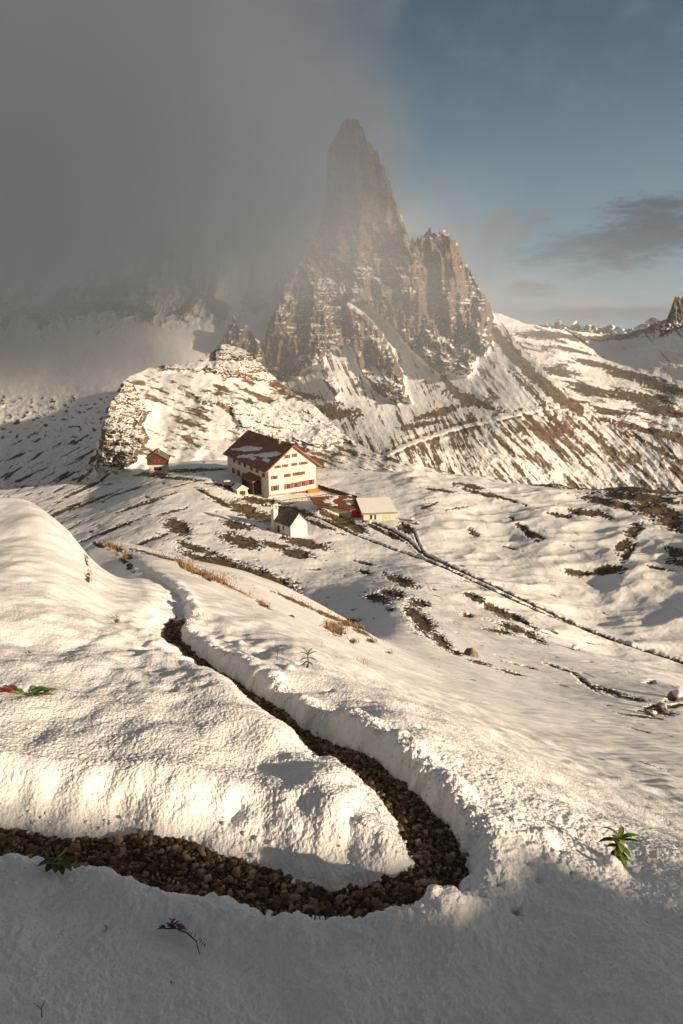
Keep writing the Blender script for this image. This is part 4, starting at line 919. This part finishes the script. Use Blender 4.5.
def build_sheds():
    # rust-roofed garage dug into the slope, and the white-roofed store beside it
    p0 = P(363.5, 522.3, 168.0); rot = math.radians(8)
    t = thing('store_shed', 'low beige shed with a snow-white roof and dark open doorway', 'shed', tuple(p0), rot)
    MB().box(0, 8.0, 0, 8.5, -2.5, 2.3).build('wall', M_['beige'], t)
    rf = MB().prism([(-.6, 2.35), (8.7, 2.35), (8.7, 2.55), (-.6, 2.55)], -.7, 9.2)
    for i, v in enumerate(rf.v): rf.v[i] = (v[0], v[1], v[2]+v[1]*0.16)
    roof = rf.build('roof', M_['metal'], t)
    roof_snow(roof, (-.55, -.65, 2.46), (1, 0, 0), (0, .987, .158), (0, -.158, .987), 9.2, 9.8, 1.0, -9, M_['snowcap'], .12, 40)
    dr = MB().box(1.7, 3.3, -.08, -.003, -.3, 1.9).build('doorway', M_['glass'], t); MB().box(2.25, 2.75, -.12, -.083, -.3, 1.85).build('post', M_['frame'], dr)
    w = MB().box(5.0, 7.3, -.06, -.003, .5, 1.7).build('window', M_['frame'], t); MB().box(5.1, 7.2, -.09, -.063, .6, 1.6).build('pane', simple("pale_board", (.5, .42, .27), .8), w)
    MB().box(4.2, 4.5, -.05, -.003, -.5, 2.2).build('panel', M_['plaster'], t)
    p1 = P(350.5, 521.0, 171.0); rot = math.radians(14)
    p1[2] += 1.0; t = thing('rusty_garage', 'half-buried garage with a bright red door and a rust-brown flat roof dusted with snow', 'garage', tuple(p1), rot)
    MB().poly([(0, 0, -2.5), (3.1, 0, -2.5), (3.1, 12, -2.5), (-7.5, 12, -2.5), (-7.5, 7, -2.5), (0, 0, 1.9), (3.1, 0, 1.9), (3.1, 12, 2.3), (-7.5, 12, 2.3), (-7.5, 7, 2.1)], [(0, 1, 6, 5), (1, 2, 7, 6), (2, 3, 8, 7), (3, 4, 9, 8), (4, 0, 5, 9)]).build('wall', M_['beige'], t)
    rf = MB().poly([(-.4, -.6, 2.0), (3.4, -.6, 2.0), (3.4, 12.5, 2.6), (-8, 12.5, 2.6), (-8.2, 6.5, 2.35), (-.4, -.6, 2.25), (3.4, -.6, 2.25), (3.4, 12.5, 2.85), (-8, 12.5, 2.85), (-8.2, 6.5, 2.6)], [(0, 4, 3, 2, 1), (5, 6, 7, 8, 9), (0, 1, 6, 5), (1, 2, 7, 6), (2, 3, 8, 7), (3, 4, 9, 8), (4, 0, 5, 9)]).build('roof', M_['rust'], t)
    roof_snow(rf, (-5.5, 3.2, 2.46), (1, 0, 0), (0, .999, .046), (0, -.046, .999), 8.8, 9, 1.0, .16, M_['snowcap'], .1, 46)
    d = MB().box(.35, 2.85, -.1, -.003, -.4, 1.65).build('garage_door', M_['red'], t); MB().box(1.5, 1.7, -.15, -.103, .4, .5).build('handle', M_['metal'], d)
build_sheds()

def build_timber_hut():
    p0 = P(149.0, 472.5, 236.0); rot = math.radians(9)
    t = thing('timber_hut', 'small dark timber hut on a pale stone base at the edge of the plateau', 'hut', tuple(p0), rot)
    MB().box(0, 6.3, 0, 6.5, -2.5, 2.7).build('stone_base', M_['beige'], t)
    MB().prism([(-.35, 2.703), (6.55, 2.703), (6.55, 4.3), (2.6, 6.8), (-.35, 5.0)], -.35, 6.9).build('timber_wall', M_['wood'], t)
    rb = MB().prism([(-.8, 4.9), (2.6, 7.1), (7.1, 4.2), (7.1, 4.45), (2.6, 7.4), (-.8, 5.15)], -.9, 7.4)
    rf = rb.build('roof', M_['darkroof'], t); MB().box(3.3, 3.9, 3, 3.6, 6.3, 8.1).build('chimney', M_['stone'], rf)
    w = MB().box(1.8, 4.4, -.08, -.003, .7, 1.9).build('window', M_['wood'], t); MB().box(1.95, 4.25, -.12, -.083, .85, 1.75).build('pane', M_['glass'], w)
    w = MB().box(2.2, 3.9, -.42, -.353, 3.4, 4.5).build('window', M_['shutter'], t); MB().box(2.6, 3.5, -.46, -.423, 3.5, 4.4).build('pane', M_['glass'], w)
build_timber_hut()

def build_car():
    p0 = on_ground(228.5, 486.0, 205)
    t = thing('parked_car', 'dark car with snow on its roof and bonnet parked behind the hut', 'car', tuple(p0), math.radians(12))
    prof = [(-1.9, .35), (1.9, .35), (1.95, .8), (1.2, .95), (.6, 1.5), (-1.4, 1.5), (-1.9, 1.0)]
    o = MB(); 
    n = len(prof); body = MB().prism(prof, -.8, .8).build('body', M_['car'], t)
    MB().prism([(1.0, .95), (.55, 1.42), (-1.3, 1.42), (-1.6, 1.0)], -.82, .82).build('side_window', M_['glass'], body)
    MB().prism([(.6, 1.503), (-1.4, 1.503), (-1.3, 1.72), (.5, 1.70)], -.74, .74).build('snow_cap', M_['snowcap'], t)
    MB().prism([(1.9, .82), (1.22, .96), (1.3, 1.1), (1.85, .95)], -.7, .7).build('bonnet_snow', M_['snowcap'], t)
    for x in (-1.2, 1.25):
        for y in (-.83, .63):
            w = MB(); m = 14; w.prism([(x+.34*math.cos(a*2*math.pi/m), .34+.34*math.sin(a*2*math.pi/m)) for a in range(m)], y, y+.2); w.build('wheel', M_['rubber'], t)
build_car()

# ------------------------------------------------------------------ stone wall / walkway between hut and garage
def build_wall():
    pts = [on_ground(a, b, c) for a, b, c in ((318,488,205),(327,491,200),(337,494,195),(347,497,190),(357,500,185))]
    t = thing('stone_wall', 'dark dry-stone wall running from the hut corner down to the rusty garage roof', 'wall', tuple(pts[0]))
    vs_, fs = [], []; m = 60
    P3 = np.array([tuple(p-pts[0]) for p in pts]); s = np.linspace(0, len(P3)-1, m)
    for i, u in enumerate(s):
        k = min(int(u), len(P3)-2); q = P3[k]+(P3[k+1]-P3[k])*(u-k); h = .95+.2*random.random(); w = .4+.12*random.random()
        vs_ += [(q[0], q[1]-w, q[2]-1), (q[0], q[1]-w*.8, q[2]+h), (q[0], q[1]+w*.8, q[2]+h+.05), (q[0], q[1]+w, q[2]-1)]
    for i in range(m-1):
        for k in range(3): fs.append((i*4+k, (i+1)*4+k, (i+1)*4+k+1, i*4+k+1))
    fs += [(0, 1, 2, 3), tuple((m-1)*4+k for k in (3, 2, 1, 0))]
    mesh_obj('wall_body', vs_, fs, M_['wood'], t)
    cap = []; cf = []; n2 = 0
    for i in range(2, m-4, 5):
        if random.random() < .45: continue
        for j in range(3): q = vs_[(i+j)*4+1]; r = vs_[(i+j)*4+2]; cap += [(q[0], q[1], q[2]+.02), (q[0], (q[1]+r[1])/2, q[2]+.2), (r[0], r[1], r[2]+.02)]
        for j in range(2):
            b = n2+j*3; cf += [(b, b+3, b+4, b+1), (b+1, b+4, b+5, b+2)]
        n2 += 9
    mesh_obj('snow_cover', cap, cf, M_['snowcap'], t, True)
build_wall()

# ------------------------------------------------------------------ boulders
def ico(sub=1):
    bm = bmesh.new(); bmesh.ops.create_icosphere(bm, subdivisions=sub, radius=1); bm.verts.ensure_lookup_table()
    v = np.array([tuple(q.co) for q in bm.verts]); f = np.array([[q.index for q in fc.verts] for fc in bm.faces]); bm.free(); return v, f
ICO3, IF3 = ico(4); ICO1, IF1 = ico(1); ICO2, IF2 = ico(2)
m_boulder = terrain_mat("boulder_rock", (0.10, 0.07, 0.045), (0.30, 0.22, 0.14), 3.0, 0.1, bump_d=0.05, bump_s=0.7)
def boulder(px, py, Y0, size, label, seed, snow=0.35, col=None):
    p = on_ground(px, py, Y0); v = ICO3.copy(); r = 1+.35*fbm3(v[:, 0]*1.1+seed, v[:, 1]*1.1, v[:, 2]*1.1, 4, .6)
    v = v*r[:, None]*np.array([1, .8, .7])*size
    for k in range(4):
        n = np.random.default_rng(int(seed*10)+k).normal(size=3); n[2] = abs(n[2])*.6; n /= np.linalg.norm(n); d = v@n-size*.62; v = v-np.maximum(d, 0)[:, None]*n*.9
    bare = np.clip(.9-sst(v[:, 2]/size, .15, .65)*snow*2, 0, 1)
    o = mesh_obj('boulder', v, IF3, m_boulder, None, True, {'bare': bare}); o.location = (p.x, p.y, p.z+size*.15); o.rotation_euler = (0, 0, seed)
    return tag(o, label, 'boulder', 'boulders lying on the snow slopes')
for a in ((471,656,60,.55,'light brown boulder beside the brown turf strip on the middle slope',1.3,.15),
          (661,711,35,.42,'pale boulder poking from the snow above the dark crack at the right edge',2.1,.2),
          (653,716,30,.25,'small flat stone just left of the pale boulder at the right edge',2.9,.3),
          (678,699,45,.65,'dark snow-capped boulder nearest the right edge of the slope',3.4,.5),
          (412,521,168,1.0,'snow-dusted boulder just right of the beige shed',4.2,.45),
          (417,524,165,.75,'lower stone in the snow below the boulder by the beige shed',5.2,.4),
          (555,633,90,.6,'snow-capped boulder above the lower trail, standing alone in the hollow',7.7,.6),
          (575,650,92,.7,'rock with a long blue shadow below the trail',8.1,.8),
          (206,491,200,1.0,'dark stone by the track left of the hut',9.3,.4),
          (345,535,150,.6,'small stone beside the trail below the chapel',9.9,.4)):
    boulder(*a[:5], a[5], a[6])

# ------------------------------------------------------------------ gravel of the footpath and crumbs of snow
def scatter(name, pts, sizes, mat, base=(None, None), flat=0.6, smooth=False, attr=None, jit=0.28, kind='stuff', label=None, cat=None):
    v0, f0 = base; n = len(pts); g = np.random.default_rng(len(pts)); k = len(v0)
    V = np.repeat(v0[None], n, 0)*(1+g.uniform(-jit, jit, (n, k, 1))); V = V*np.stack([g.uniform(.7, 1.3, n), g.uniform(.6, 1.1, n), g.uniform(flat*.7, flat*1.3, n)], 1)[:, None]
    a = g.uniform(0, 6.28, n); b = g.uniform(-.6, .6, n); ca, sa_ = np.cos(a)[:, None], np.sin(a)[:, None]; cb, sb = np.cos(b)[:, None], np.sin(b)[:, None]
    x, y, z = V[..., 0], V[..., 1], V[..., 2]; y, z = y*cb-z*sb, y*sb+z*cb; x, y = x*ca-y*sa_, x*sa_+y*ca
    V = np.stack([x, y, z], -1)*sizes[:, None, None]+pts[:, None]
    Fc = (f0[None]+(np.arange(n)*k)[:, None, None]).reshape(-1, 3); me = bpy.data.meshes.new(name)
    me.vertices.add(n*k); me.vertices.foreach_set('co', V.reshape(-1).astype(np.float32)); me.loops.add(Fc.size); me.loops.foreach_set('vertex_index', Fc.reshape(-1).astype(np.int32))
    me.polygons.add(len(Fc)); me.polygons.foreach_set('loop_start', (np.arange(len(Fc))*3).astype(np.int32)); me.polygons.foreach_set('loop_total', np.full(len(Fc), 3, np.int32)); me.update(calc_edges=True)
    if smooth: me.polygons.foreach_set('use_smooth', np.ones(len(Fc), bool))
    at = me.attributes.new('tone', 'FLOAT', 'POINT'); at.data.foreach_set('value', np.repeat(g.uniform(0, 1, n), k).astype(np.float32))
    me.materials.append(mat); o = bpy.data.objects.new(name, me); C.collection.objects.link(o); o['kind'] = kind
    if label: o['label'] = label; o['category'] = cat
    return o
def gravel_mat():
    m, nt, b = new_mat("gravel"); N = nt.nodes; L = nt.links; at = N.new('ShaderNodeAttribute'); at.attribute_name = 'tone'
    r = N.new('ShaderNodeValToRGB'); L.new(at.outputs['Fac'], r.inputs[0]); e = r.color_ramp.elements
    e[0].color = (.05, .03, .017, 1); e[1].color = (.42, .34, .26, 1); e[1].position = 1
    for p_, c_ in ((.35, (.115, .068, .035, 1)), (.6, (.19, .12, .068, 1)), (.82, (.27, .195, .13, 1))): q = e.new(p_); q.color = c_
    tc = N.new('ShaderNodeTexCoord'); n = N.new('ShaderNodeTexNoise'); n.inputs['Scale'].default_value = 60; n.inputs['Detail'].default_value = 4; L.new(tc.outputs['Object'], n.inputs['Vector'])
    mx = N.new('ShaderNodeMix'); mx.data_type = 'RGBA'; mx.blend_type = 'MULTIPLY'; mx.inputs[0].default_value = .7; L.new(r.outputs[0], mx.inputs[6]); L.new(n.outputs[0], mx.inputs[7])
    g = N.new('ShaderNodeMix'); g.data_type = 'RGBA'; g.blend_type = 'ADD'; g.inputs[0].default_value = .35; L.new(mx.outputs[2], g.inputs[6]); L.new(mx.outputs[2], g.inputs[7])
    L.new(g.outputs[2], b.inputs['Base Color']); b.inputs['Roughness'].default_value = .75; b.inputs['Specular IOR Level'].default_value = .25; return m
def build_gravel():
    # path bed
    m = 900; A = np.linspace(0, _plen[-1]-.3, m); cx = np.interp(A, _plen, PATH[:, 0]); cy_ = np.interp(A, _plen, PATH[:, 1])
    tx = np.gradient(cx, A); ty = np.gradient(cy_, A); l = np.hypot(tx, ty); tx /= l; ty /= l
    off = np.linspace(-.20, .20, 17)[None]*(1-.45*sst(A, AF-4, AF+1))[:, None]; X = cx[:, None]-ty[:, None]*off; Y = cy_[:, None]+tx[:, None]*off
    Z = base_z(X, Y)-.128-.10*sst(A, AF, AF+2.0)[:, None]+.008*fbm2(X*9, Y*9, 3)
    dirt = simple("path_dirt", (.06, .04, .025), .9, .4, 30, bump=.8, bscale=90)
    grid_mesh('footpath', np.stack([X, Y, Z], -1), dirt)
    n = 21000; g = np.random.default_rng(3); a = g.uniform(0, 1, n)**1.2*(AF+0.8); o = g.uniform(-.19, .19, n)*(1-.3*sst(a, AF-4, AF))
    x = np.interp(a, _plen, PATH[:, 0])-np.interp(a, A, ty)*o; y = np.interp(a, _plen, PATH[:, 1])+np.interp(a, A, tx)*o
    s = g.lognormal(math.log(.0082), .55, n); s = np.clip(s, .004, .032)*(1+.5*sst(a, 5, 10))
    z = base_z(x, y)-.126+s*.25
    scatter('gravel', np.stack([x, y, z], 1), s, gravel_mat(), (ICO1, IF1), .6, False, jit=.36, label='brown and grey angular gravel bedding the curved footpath', cat='gravel')
    # snow crumbs along the trodden edges and fallen on the path
    n = 2600; a = g.uniform(0, 1, n)**1.1*(AF+1.0); sd = np.where(g.uniform(size=n) < .72, -1, 1); o = (.14+np.abs(g.normal(0, .10, n)))*sd
    x = np.interp(a, _plen, PATH[:, 0])-np.interp(a, A, ty)*o; y = np.interp(a, _plen, PATH[:, 1])+np.interp(a, A, tx)*o
    s = np.clip(g.lognormal(math.log(.0075), .45, n), .003, .016)*(1-.2*sst(a, 5, 10)); z = ground_z(x, y)+s*.1
    k = np.abs(o) > .0; scatter('snow_crumbs', np.stack([x, y, z], 1)[k], s[k], M_['snowcap'], (ICO2, IF2), .8, True, jit=.12, label='loose crumbs of snow along the trodden path edges', cat='snow')
build_gravel()

# ------------------------------------------------------------------ dry grass on the rim and turf patches
def build_grass():
    g = np.random.default_rng(9); V = []; Fc = []; tone = []
    def blade(p, h, w, lean, th, tn_):
        b = len(V); dx, dy = math.cos(th), math.sin(th); px_, py_ = -dy*w, dx*w
        for k, (u, wk) in enumerate(((0, 1), (.5, .8), (1, .1))):
            q = (p[0]+dx*lean*u*u, p[1]+dy*lean*u*u, p[2]+h*u*(1-.25*u)); V.append((q[0]-px_*wk, q[1]-py_*wk, q[2])); V.append((q[0]+px_*wk, q[1]+py_*wk, q[2])); tone.extend([tn_, tn_])
        Fc.append((b, b+1, b+3, b+2)); Fc.append((b+2, b+3, b+5, b+4))
    for cx, cy_, a, b, th, n, hmax, tn_ in ((112,546,10,2,18,220,.16,.6),(126,558,5,5,60,160,.16,.5),(160,556,26,2,14,160,.12,.7),(186,566,13,3,32,420,.20,.75),(206,575,15,3,25,420,.20,.7),(222,583,14,3,28,260,.18,.6),(240,592,18,2,28,220,.14,.75),
                                    (262,604,8,2,30,120,.12,.75),(300,603,22,2,24,200,.12,.6),(330,616,18,2,22,200,.14,.7),(352,625,14,2,20,220,.16,.75),(334,627,10,5,25,420,.20,.85),(348,620,9,4,-10,260,.20,.85),(362,632,8,2,25,140,.16,.6),(352,642,3,3,20,70,.14,.3),(370,640,5,2,20,80,.14,.35),(388,652,4,1.5,15,40,.1,.4),
                                    (86,555,2.5,8,-8,110,.03,.05),(88,574,4,7,10,240,.035,.05),(115,617,4,2.4,30,160,.035,.1),(228,577,4,2,20,60,.12,.15),(236,578,3,2,20,50,.12,.15),(255,588,6,1.5,20,50,.1,.3)):
        q0 = on_ground(cx, cy_, {86: 9, 88: 8.3, 115: 7}.get(cx, None) or (17 if cx < 250 else 16))
        for i in range(max(1, n//18)):
            px = cx+g.normal(0, .5)*a; py = cy_+g.normal(0, .5)*b; t = math.radians(th); dx, dy = px-cx, py-cy_; px, py = cx+dx*math.cos(t)-dy*math.sin(t), cy_+dx*math.sin(t)+dy*math.cos(t)
            q = on_ground(px, py, q0.y)
            if q.y < 4: continue
            for k in range(12):
                r = .09*q.y/15; x = q.x+g.normal(0, r); y = q.y+g.normal(0, r); h = g.uniform(.35, 1)*hmax
                blade((x, y, q.z-.02), h, .0045*q.y/12, g.uniform(.2, .9)*h, g.uniform(0, 6.28), min(1, max(0, tn_+g.normal(0, .15))))
    m, nt, b = new_mat("dry_grass"); N = nt.nodes; at = N.new('ShaderNodeAttribute'); at.attribute_name = 'tone'; r = N.new('ShaderNodeValToRGB'); nt.links.new(at.outputs['Fac'], r.inputs[0])
    e = r.color_ramp.elements; e[0].color = (.09, .14, .02, 1); e[1].color = (.42, .25, .10, 1); q = e.new(.4); q.color = (.14, .10, .025, 1); q = e.new(.7); q.color = (.30, .17, .07, 1)
    nt.links.new(r.outputs[0], b.inputs['Base Color']); b.inputs['Roughness'].default_value = .8
    o = mesh_obj('dry_grass', V, Fc, m, None, False, {'tone': tone}); tag(o, 'dry yellow grass and green turf along the bare rim of the slope', 'grass', kind='stuff')
build_grass()

# ------------------------------------------------------------------ plants poking through the snow
def leaf_mat(name, c, back=None):
    m = simple(name, c, .55, .35, 60, spec=.3); b = m.node_tree.nodes['Principled BSDF']
    return m
LG = leaf_mat("leaf_green", (.10, .17, .025)); LD = leaf_mat("leaf_dark", (.035, .075, .014)); LY = leaf_mat("leaf_yellow", (.20, .24, .05)); LR = leaf_mat("leaf_red", (.20, .03, .04)); LB = leaf_mat("stem_brown", (.07, .045, .025)); LP = leaf_mat("petal_purple", (.15, .018, .13))
def leaf(parent, base, az, el, length, width, droop, mat, name='leaf', fold=.25, n=7):
    V, Fc = [], []; q = Vector(base); e = el; st = length/n; side = Vector((-math.sin(az), math.cos(az), 0))
    for i in range(n+1):
        u = i/n; w = width*math.sin(math.pi*min(1, (u*.92+.06)))**.8*(1-u*.25)*.5
        d = Vector((math.cos(az)*math.cos(e), math.sin(az)*math.cos(e), math.sin(e))); up = side.cross(d)*-1
        V += [tuple(q-side*w+up*fold*w), tuple(q), tuple(q+side*w+up*fold*w)]
        q = q+d*st; e -= droop/n
    for i in range(n): b = i*3; Fc += [(b, b+1, b+4, b+3), (b+1, b+2, b+5, b+4)]
    return mesh_obj(name, V, Fc, mat, parent, True)
def tube(name, pts, r0, r1, mat, parent=None, k=6):
    V, Fc = [], []; pts = [Vector(p) for p in pts]; n = len(pts)
    for i, p in enumerate(pts):
        d = (pts[min(i+1, n-1)]-pts[max(i-1, 0)]).normalized(); a = d.orthogonal().normalized(); b = d.cross(a); r = r0+(r1-r0)*i/(n-1)
        V += [tuple(p+a*r*math.cos(t*2*math.pi/k)+b*r*math.sin(t*2*math.pi/k)) for t in range(k)]
    for i in range(n-1): Fc += [(i*k+t, i*k+(t+1) % k, (i+1)*k+(t+1) % k, (i+1)*k+t) for t in range(k)]
    Fc.append(tuple(range(k))[::-1]); Fc.append(tuple((n-1)*k+t for t in range(k))); return mesh_obj(name, V, Fc, mat, parent, True)
R_d = math.radians
def lie_on(t, d=.06):
    x, y = t.location.x, t.location.y; z = base_z(np.array([x-d, x+d, x, x])*1.0, np.array([y, y, y-d, y+d])*1.0)
    n = Vector((-(z[1]-z[0])/(2*d), -(z[3]-z[2])/(2*d), 1)).normalized(); q = Vector((0, 0, 1)).rotation_difference(n)
    t.rotation_euler = (q @ t.rotation_euler.to_quaternion()).to_euler()
def build_plants():
    p = on_ground(617, 864, 3.1)
    t = thing('leafy_plant', 'tall green plant with long arching leaves standing in the snow at the right', 'plant', tuple(p))
    tube('stem', [(0, 0, -.03), (-.004, 0, .06), (-.002, .004, .125), (-.004, .004, .165)], .006, .0035, LG, t)
    for az, el, l, w, dr, m, z in ((175,25,.115,.028,70,LD,.135),(150,62,.12,.016,110,LD,.155),(5,38,.12,.026,75,LG,.150),(-15,30,.13,.018,60,LD,.140),(60,60,.09,.028,90,LY,.150),(-60,20,.085,.028,70,LG,.105),(-95,45,.07,.03,120,LY,.12),(-120,30,.075,.028,110,LG,.095),
                              (-150,10,.07,.024,90,LD,.08),(-75,0,.09,.026,70,LG,.07),(-25,10,.08,.022,100,LD,.085),(200,-10,.06,.022,60,LD,.055),(-100,-15,.06,.026,50,LG,.045),(-45,-20,.065,.022,50,LD,.04),(120,50,.06,.022,100,LG,.13),(-135,-20,.05,.02,40,LD,.03),(-85,70,.06,.026,150,LY,.145),(-70,15,.07,.03,60,LD,.03),(-110,5,.07,.03,60,LG,.02),(-40,10,.065,.028,70,LD,.06),(-150,-5,.06,.026,60,LG,.05),(-90,30,.06,.03,110,LG,.10),(20,20,.06,.026,80,LG,.09),(160,15,.065,.026,70,LD,.10),(100,40,.06,.024,80,LD,.10)):
        leaf(t, (-.003, 0, z), R_d(az), R_d(el), l*1.05, w*1.3, R_d(dr), m)
    p = on_ground(308, 668, 6.4)
    t = thing('seedling', 'small upright green seedling on top of the snow bank behind the path', 'plant', tuple(p))
    tube('stem', [(0, 0, -.03), (.002, 0, .06), (0, 0, .15)], .009, .005, LD, t)
    for az, el, l, z in ((170,35,.07,.115),(10,40,.075,.11),(150,60,.06,.125),(30,65,.06,.12),(-160,10,.065,.085),(-20,15,.07,.085),(-90,50,.05,.12),(-150,-5,.05,.055),(-40,0,.05,.05),(-100,-10,.05,.03)):
        leaf(t, (0, 0, z*1.15), R_d(az), R_d(el), l*1.35, .024, R_d(50), LG if z > .1 else LD)
    # rosette with a red dock leaf at the left edge
    p = on_ground(30, 700, 4.25); t = thing('green_rosette', 'flat green leaf rosette with one dark red leaf, on snow at the left edge', 'plant', tuple(p)); lie_on(t); t.scale = (1.45, 1.45, 1.45)
    for x, y, az, l, w, m in ((.02,.02,10,.075,.04,LG),(.04,.0,-12,.07,.03,LY),(-.01,.03,20,.07,.035,LG),(-.02,-.01,-35,.06,.035,LG),(.0,-.02,-15,.06,.03,LD),(-.03,.0,170,.05,.03,LG),(.05,.03,25,.06,.03,LG),(-.04,-.015,200,.05,.03,LY),(.01,0,60,.05,.03,LG),(.06,.0,0,.05,.025,LY)):
        leaf(t, (x, y, .022), R_d(az), R_d(32), l*1.1, w, R_d(50), m)
    for x, y, az, l, w in ((-.075,.0,195,.075,.04),(-.08,-.01,215,.065,.035),(-.07,.015,150,.06,.03)): leaf(t, (x, y, .022), R_d(az), R_d(30), l, w, R_d(50), LR, 'red_leaf')
    tube('stem', [(-.02, .03, 0), (0, .05, .03), (.03, .055, .035)], .0022, .0012, LB, t)
    for nm, lab, px, py, Y, sc, col, k in (('small_sprout','small green sprout in the sunlit snow below the red and green rosette',65,742,3.75,.035,LG,7),('red_sprout','tiny reddish-brown sprout in shaded snow, left of the green sprout',27,732,3.85,.020,LR,4),
                             ('dark_sprout','tiny dark sprout at the end of a blue shadow on the left slope',103,743,3.75,.012,LD,3),('small_sprout','pair of tiny dark green sprouts high on the smooth left slope',30,655,5.2,.03,LD,5),
                             ('low_sprout','tiny green shoot alone in the shaded snow at the bottom left',172,985,2.0,.012,LD,3),('small_sprout','tiny dark shoot near the lower edge, left of the purple flower',106,931,2.3,.014,LB,3),
                             ('small_sprout','tiny brown shoot on the lit snow mound above the gravel',205,792,3.3,.010,LB,3),('dark_sprout','small dark shoot beside the hanging leaf over the gravel',26,871,2.6,.012,LD,3)):
        p = on_ground(px, py, Y); t = thing(nm, lab, 'sprout', tuple(p))
        for i in range(k): leaf(t, ((random.random()-.5)*sc, (random.random()-.5)*sc, .001), random.uniform(0, 6.28), R_d(random.uniform(15, 60)), sc*random.uniform(.6, 1.1), sc*.42, R_d(60), col if i % 3 else (LY if col is LG else col))
    # broad leaf hanging on the lower snow edge
    p = on_ground(56, 872, 2.7); p.z += .006; t = thing('broad_leaf_plant', 'broad dark green leaf with an upright stalk on the lower snow edge at the left', 'plant', tuple(p)); lie_on(t)
    for az, el, l, w, dr in ((200,22,.085,.05,70),(-8,20,.085,.055,80),(-70,25,.06,.05,90),(-120,15,.06,.05,80),(-35,12,.07,.045,90)): leaf(t, (.0, 0, .022), R_d(az), R_d(el), l, w, R_d(dr), LD)
    tube('stalk', [(-.02, 0, .02), (.0, .01, .045), (.018, .02, .065), (.03, .03, .085)], .006, .004, LG, t)
    # fallen purple flower
    p = on_ground(165, 935, 2.3); t = thing('purple_flower', 'wilted purple flower with a long dark stalk lying on the shaded snow', 'flower', tuple(p), math.radians(-24)); t.scale = (1.15, 1.3, 1.3); lie_on(t)
    st = [(0, 0, .012), (.04, .002, .026), (.09, .0, .03), (.14, -.008, .024), (.175, -.03, .006)]; tube('stalk', st, .0024, .0015, leaf_mat("stalk_red", (.05, .012, .012)), t)
    for i in range(34):
        u = random.random(); leaf(t, (.02+.05*u, random.uniform(-.012, .012), .026+random.random()*.012), random.uniform(0, 6.28), R_d(random.uniform(10, 80)), random.uniform(.014, .026), .012, R_d(60), LP, 'petal')
    for i in range(10):
        u = .09+.009*i; leaf(t, (u, 0, .028-.02*max(0, (u-.13)/.05)), R_d(random.choice((70, -80, 110))), R_d(50), .012, .004, R_d(40), LP, 'bud')
    for az in (160, 185, 215): leaf(t, (0, 0, .012), R_d(az), R_d(10), .03, .012, R_d(30), LD)
    # bare stems
    for i, (px, py, Y, h, lab) in enumerate(((42,1018,1.8,.06,'thin dry forked twig at the bottom left corner'),(277,660,7,.16,'pale dry grass stem bending on the snow left of the seedling'),(321,648,8,.07,'short dark stub sticking from the snow right of the seedling'),(300,676,6,.05,'short dry stalk in the snow bank below the seedling'))):
        p = on_ground(px, py, Y); t = thing('dry_stem', lab, 'stem', tuple(p)); tube('stalk', [(0, 0, -.01), (h*.05, 0, h*.5), (h*.3, 0, h)], h*.02+.0006, h*.01+.0004, LB, t)
        if i in (0, 1): tube('side_stalk', [(h*.05, 0, h*.4), (-h*.2, 0, h*.7), (-h*.35, 0, h*(.5 if i else .9))], h*.015, h*.008, LB, t)
build_plants()
